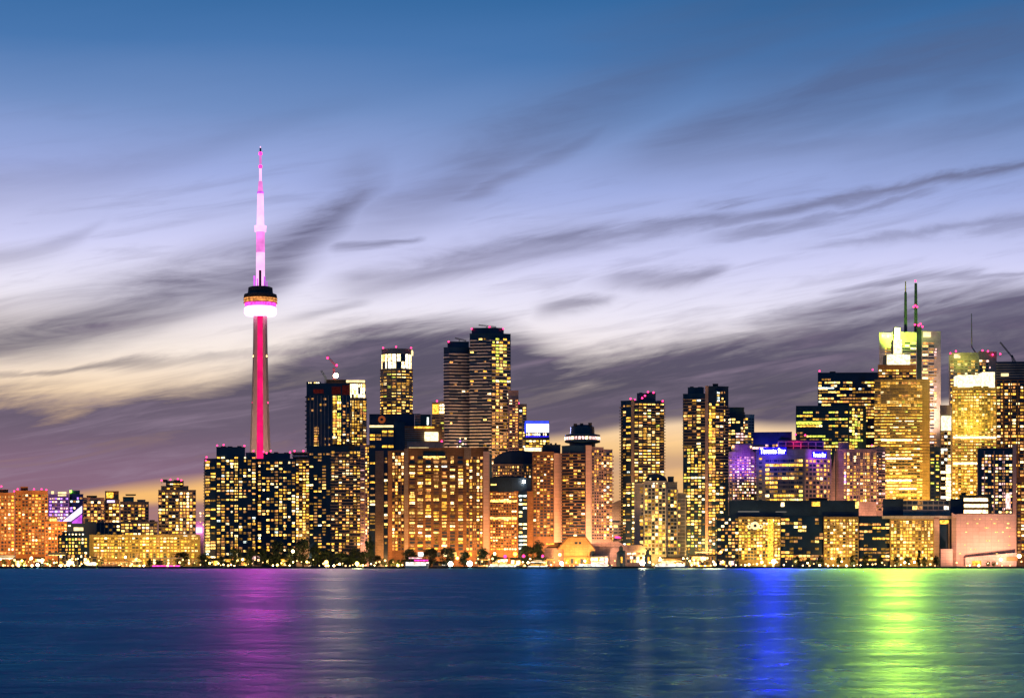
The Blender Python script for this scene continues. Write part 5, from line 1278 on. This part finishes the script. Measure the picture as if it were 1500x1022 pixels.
# ---- tents and canopies
def canopy(name, label, cat, x0, x1, Y, y_roof, roof, lit, th=.5, depth=8, n=5, peak=0, counter=None):
    r = tag(empty(name, (X((x0 + x1) / 2, Y), Y, G)), label, cat)
    a, c = X(x0, Y), X(x1, Y); z = Z(y_roof, Y)
    b = MB()
    if peak: b.extr([(a, z), (c, z), (a + (c - a) * .72, z + peak * .75), ((a + c) / 2, z + peak), (a + (c - a) * .28, z + peak * .75)], Y, Y + depth, roof)
    else: b.box(a, c, Y, Y + depth, z, z + th, roof)
    b.build('roof', r)
    for i in range(n):
        x = a + .4 + (c - a - .8) * i / (n - 1)
        b = MB(); b.bar((x, Y + .5, G), (x, Y + .5, z), .25, 'steel_grey'); b.build('post', r)
    if lit:
        b = MB(); b.box(a + 1, c - 1, Y + 1, Y + 1.3, z - .7, z - .25, lit); b.build('light_strip', r)
    if counter:
        b = MB(); b.box(a + 2, c - 2, Y + 1.5, Y + 2.3, G, G + 1.5, counter); b.build('counter', r)
canopy('canopy', 'thin white flat canopy roof over a dark terrace with a red lit counter', 'canopy', 220, 266, 2218, 817.2, 'white_panel', None, .7, 10, 7, 0, 'pod_rose')
canopy('pavilion', 'white flat roofed pavilion glowing at the left edge of the quay', 'pavilion', -6, 20, 2226, 817, 'white_paint', 'light_white', 3.2, 9, 4)
canopy('pavilion', 'small dark flat roofed pavilion before the dark roofed block', 'pavilion', 70, 96, 2224, 812, 'roof_dark', 'light_yellow', 2.6, 9, 4)
canopy('tent', 'bright yellow peaked tent left of the thin white canopy', 'tent', 192, 208, 2220, 821, 'stone_gold', 'lamp_small', .5, 8, 4, 3.4, 'light_yellow')
canopy('tent', 'wide orange lit peaked tent before the long golden pillared building', 'tent', 150, 190, 2222, 822, 'brick_orange', 'light_orange', .5, 9, 6, 3.0, 'light_orange')
canopy('tent', 'white lit market tent between the terminal hall and the green lamp', 'tent', 776, 800, 2222, 822.5, 'white_paint', 'light_white', .5, 8, 5, 2.4, 'light_hot')
canopy('tent', 'yellow lit market tent before the pale gridded stepped block', 'tent', 966, 1000, 2224, 821, 'stone_gold', 'light_yellow', .5, 8, 6, 2.6, 'light_hot')
canopy('tent', 'orange lit flat stall roof between the blinding lamps and the tour boat', 'tent', 698, 716, 2222, 819, 'brick_orange', 'light_gold', .6, 8, 4, 0, 'light_orange')
canopy('canopy', 'bright flat canopy at the foot of the dark tower with the pink strip', 'canopy', 1018, 1044, 2240, 808, 'stone_gold', 'lamp_small', .6, 8, 5, 0, 'light_gold')
for i, (px, w, yt, mat, lm, lab) in enumerate((
    (30, 16, 819, 'brick_orange', 'light_yellow', 'low orange shop pavilion between the left pavilion and the tall warm lamp'), (58, 14, 817, 'concrete_warm', 'light_hot', 'low cream shop pavilion before the right edge of the orange slabs'),
    (103, 22, 819, 'brick_orange', 'light_hot', 'low shop front before the dark roofed block with three window rows'), (134, 14, 816, 'concrete_warm', 'light_white', 'small white lit shop front at the left end of the golden building'),
    (312, 16, 819, 'concrete_warm', 'light_yellow', 'low lit shop front at the left corner of the left dark slab'), (333, 14, 817, 'stone_gold', 'light_gold', 'golden lit lobby before the left dark slab'), (357, 16, 815, 'navy_panel', 'light_orange', 'dark lobby block with orange windows before the left dark slab'),
    (376, 14, 812, 'concrete_pink', 'light_pinkw', 'pinkish lit lobby under the magenta shaft'), (415, 20, 817, 'concrete_warm', 'light_gold', 'low golden lobby before the right dark slab'),
    (645, 22, 823, 'concrete_warm', 'light_white', 'white glaring terrace left of the blinding quay lamps'), (733, 22, 817, 'brick_orange', 'light_gold', 'orange lit restaurant front below the orange gridded hotel block'), (760, 24, 818, 'brick_orange', 'light_orange', 'deep orange restaurant front below the single green lamp'),
    (800, 20, 818, 'brick_orange', 'light_yellow', 'low yellow lit ticket hall left of the gabled terminal hall'), (878, 26, 815, 'concrete_pink', 'light_pinkw', 'low pink ticket hall right of the gabled terminal hall'), (984, 40, 817, 'stone_gold', 'light_hot', 'long bright arcade at the foot of the pale gridded block'),
    (1029, 38, 813, 'stone_gold', 'light_yellow', 'long golden arcade at the foot of the dark tower with the pink strip'), (1065, 22, 819, 'navy_panel', 'light_pinkw', 'dark glazed arcade at the left end of the black roofed block'))):
    Yq = 2243 + (i % 3) * 2
    b = Bld('pavilion', lab, 'pavilion', px, Yq)
    b.body((px - w / 2, px + w / 2), yt, mat=mat, depth=9, part='wall'); b.body((px - w / 2 - .8, px + w / 2 + .8), yt - .6, yt + .2, 'roof_dark', 10, 'roof', off=-1.5)
    nm = lm[6:]; PAL['one'] = [(nm, 5), ('hot', 2), ('gold', 1)]
    b.win((px - w / 2 + .5, px + w / 2 - .5), yt + .8, 828.4, (828.4 - yt) / (2 if yt < 818 else 1), 2.6, .85, .62, .85, 'one', 'off'); b.done()
# ---- added spots at the brightest sources, aimed at the lake to draw long streaks
def beam(parent, px, py, Y, power, col, size):
    p0 = (X(px, Y), Y, Z(py, Y))
    add_light('SPOT', p0, power, col, parent, (p0[0] * .3, 700, 0), size, 75, 'added_streak_spot')
def named(word): return next(o for o in bpy.data.objects if o.get('label') and word in o['label'])
beam(tw, 381.5, 455, 2675, 1.5e7, (1, .01, .085), 22)
beam(named('blazing white lamp column'), 1317, 488, 2556, 4.0e7, (1, .33, .012), 13)
beam(named('blue lit newspaper signs'), 1132, 660, 2385, 3.2e6, (.08, .005, 1), 14)
beam(named('big white screen with'), 787, 627, 2570, 2.5e5, (.3, .35, 1), 12)
beam(wl, 490, 548, 2505, 6.5e6, (1, .13, .055), 9)
beam(named('blown out white band'), 1430, 556, 2515, 3.5e6, (1, .15, .04), 22)
beam(named('blinding white quay lamp beside'), 941, 822, 2203, 1.6e6, (1, .16, .06), 4)
beam(named('long bright arcade'), 1000, 815, 2236, 1.6e6, (1, .2, .06), 16)
beam(named('long golden arcade'), 1045, 810, 2236, 1.6e6, (1, .18, .06), 12)
beam(named('golden bay' if False else 'orange floodlit gabled'), 860, 800, 2240, 8e5, (1, .16, .05), 14)
beam(named('large yellow starry'), 523, 825, 2204, 8e5, (1, .2, .05), 6)

bpy.context.view_layer.update()
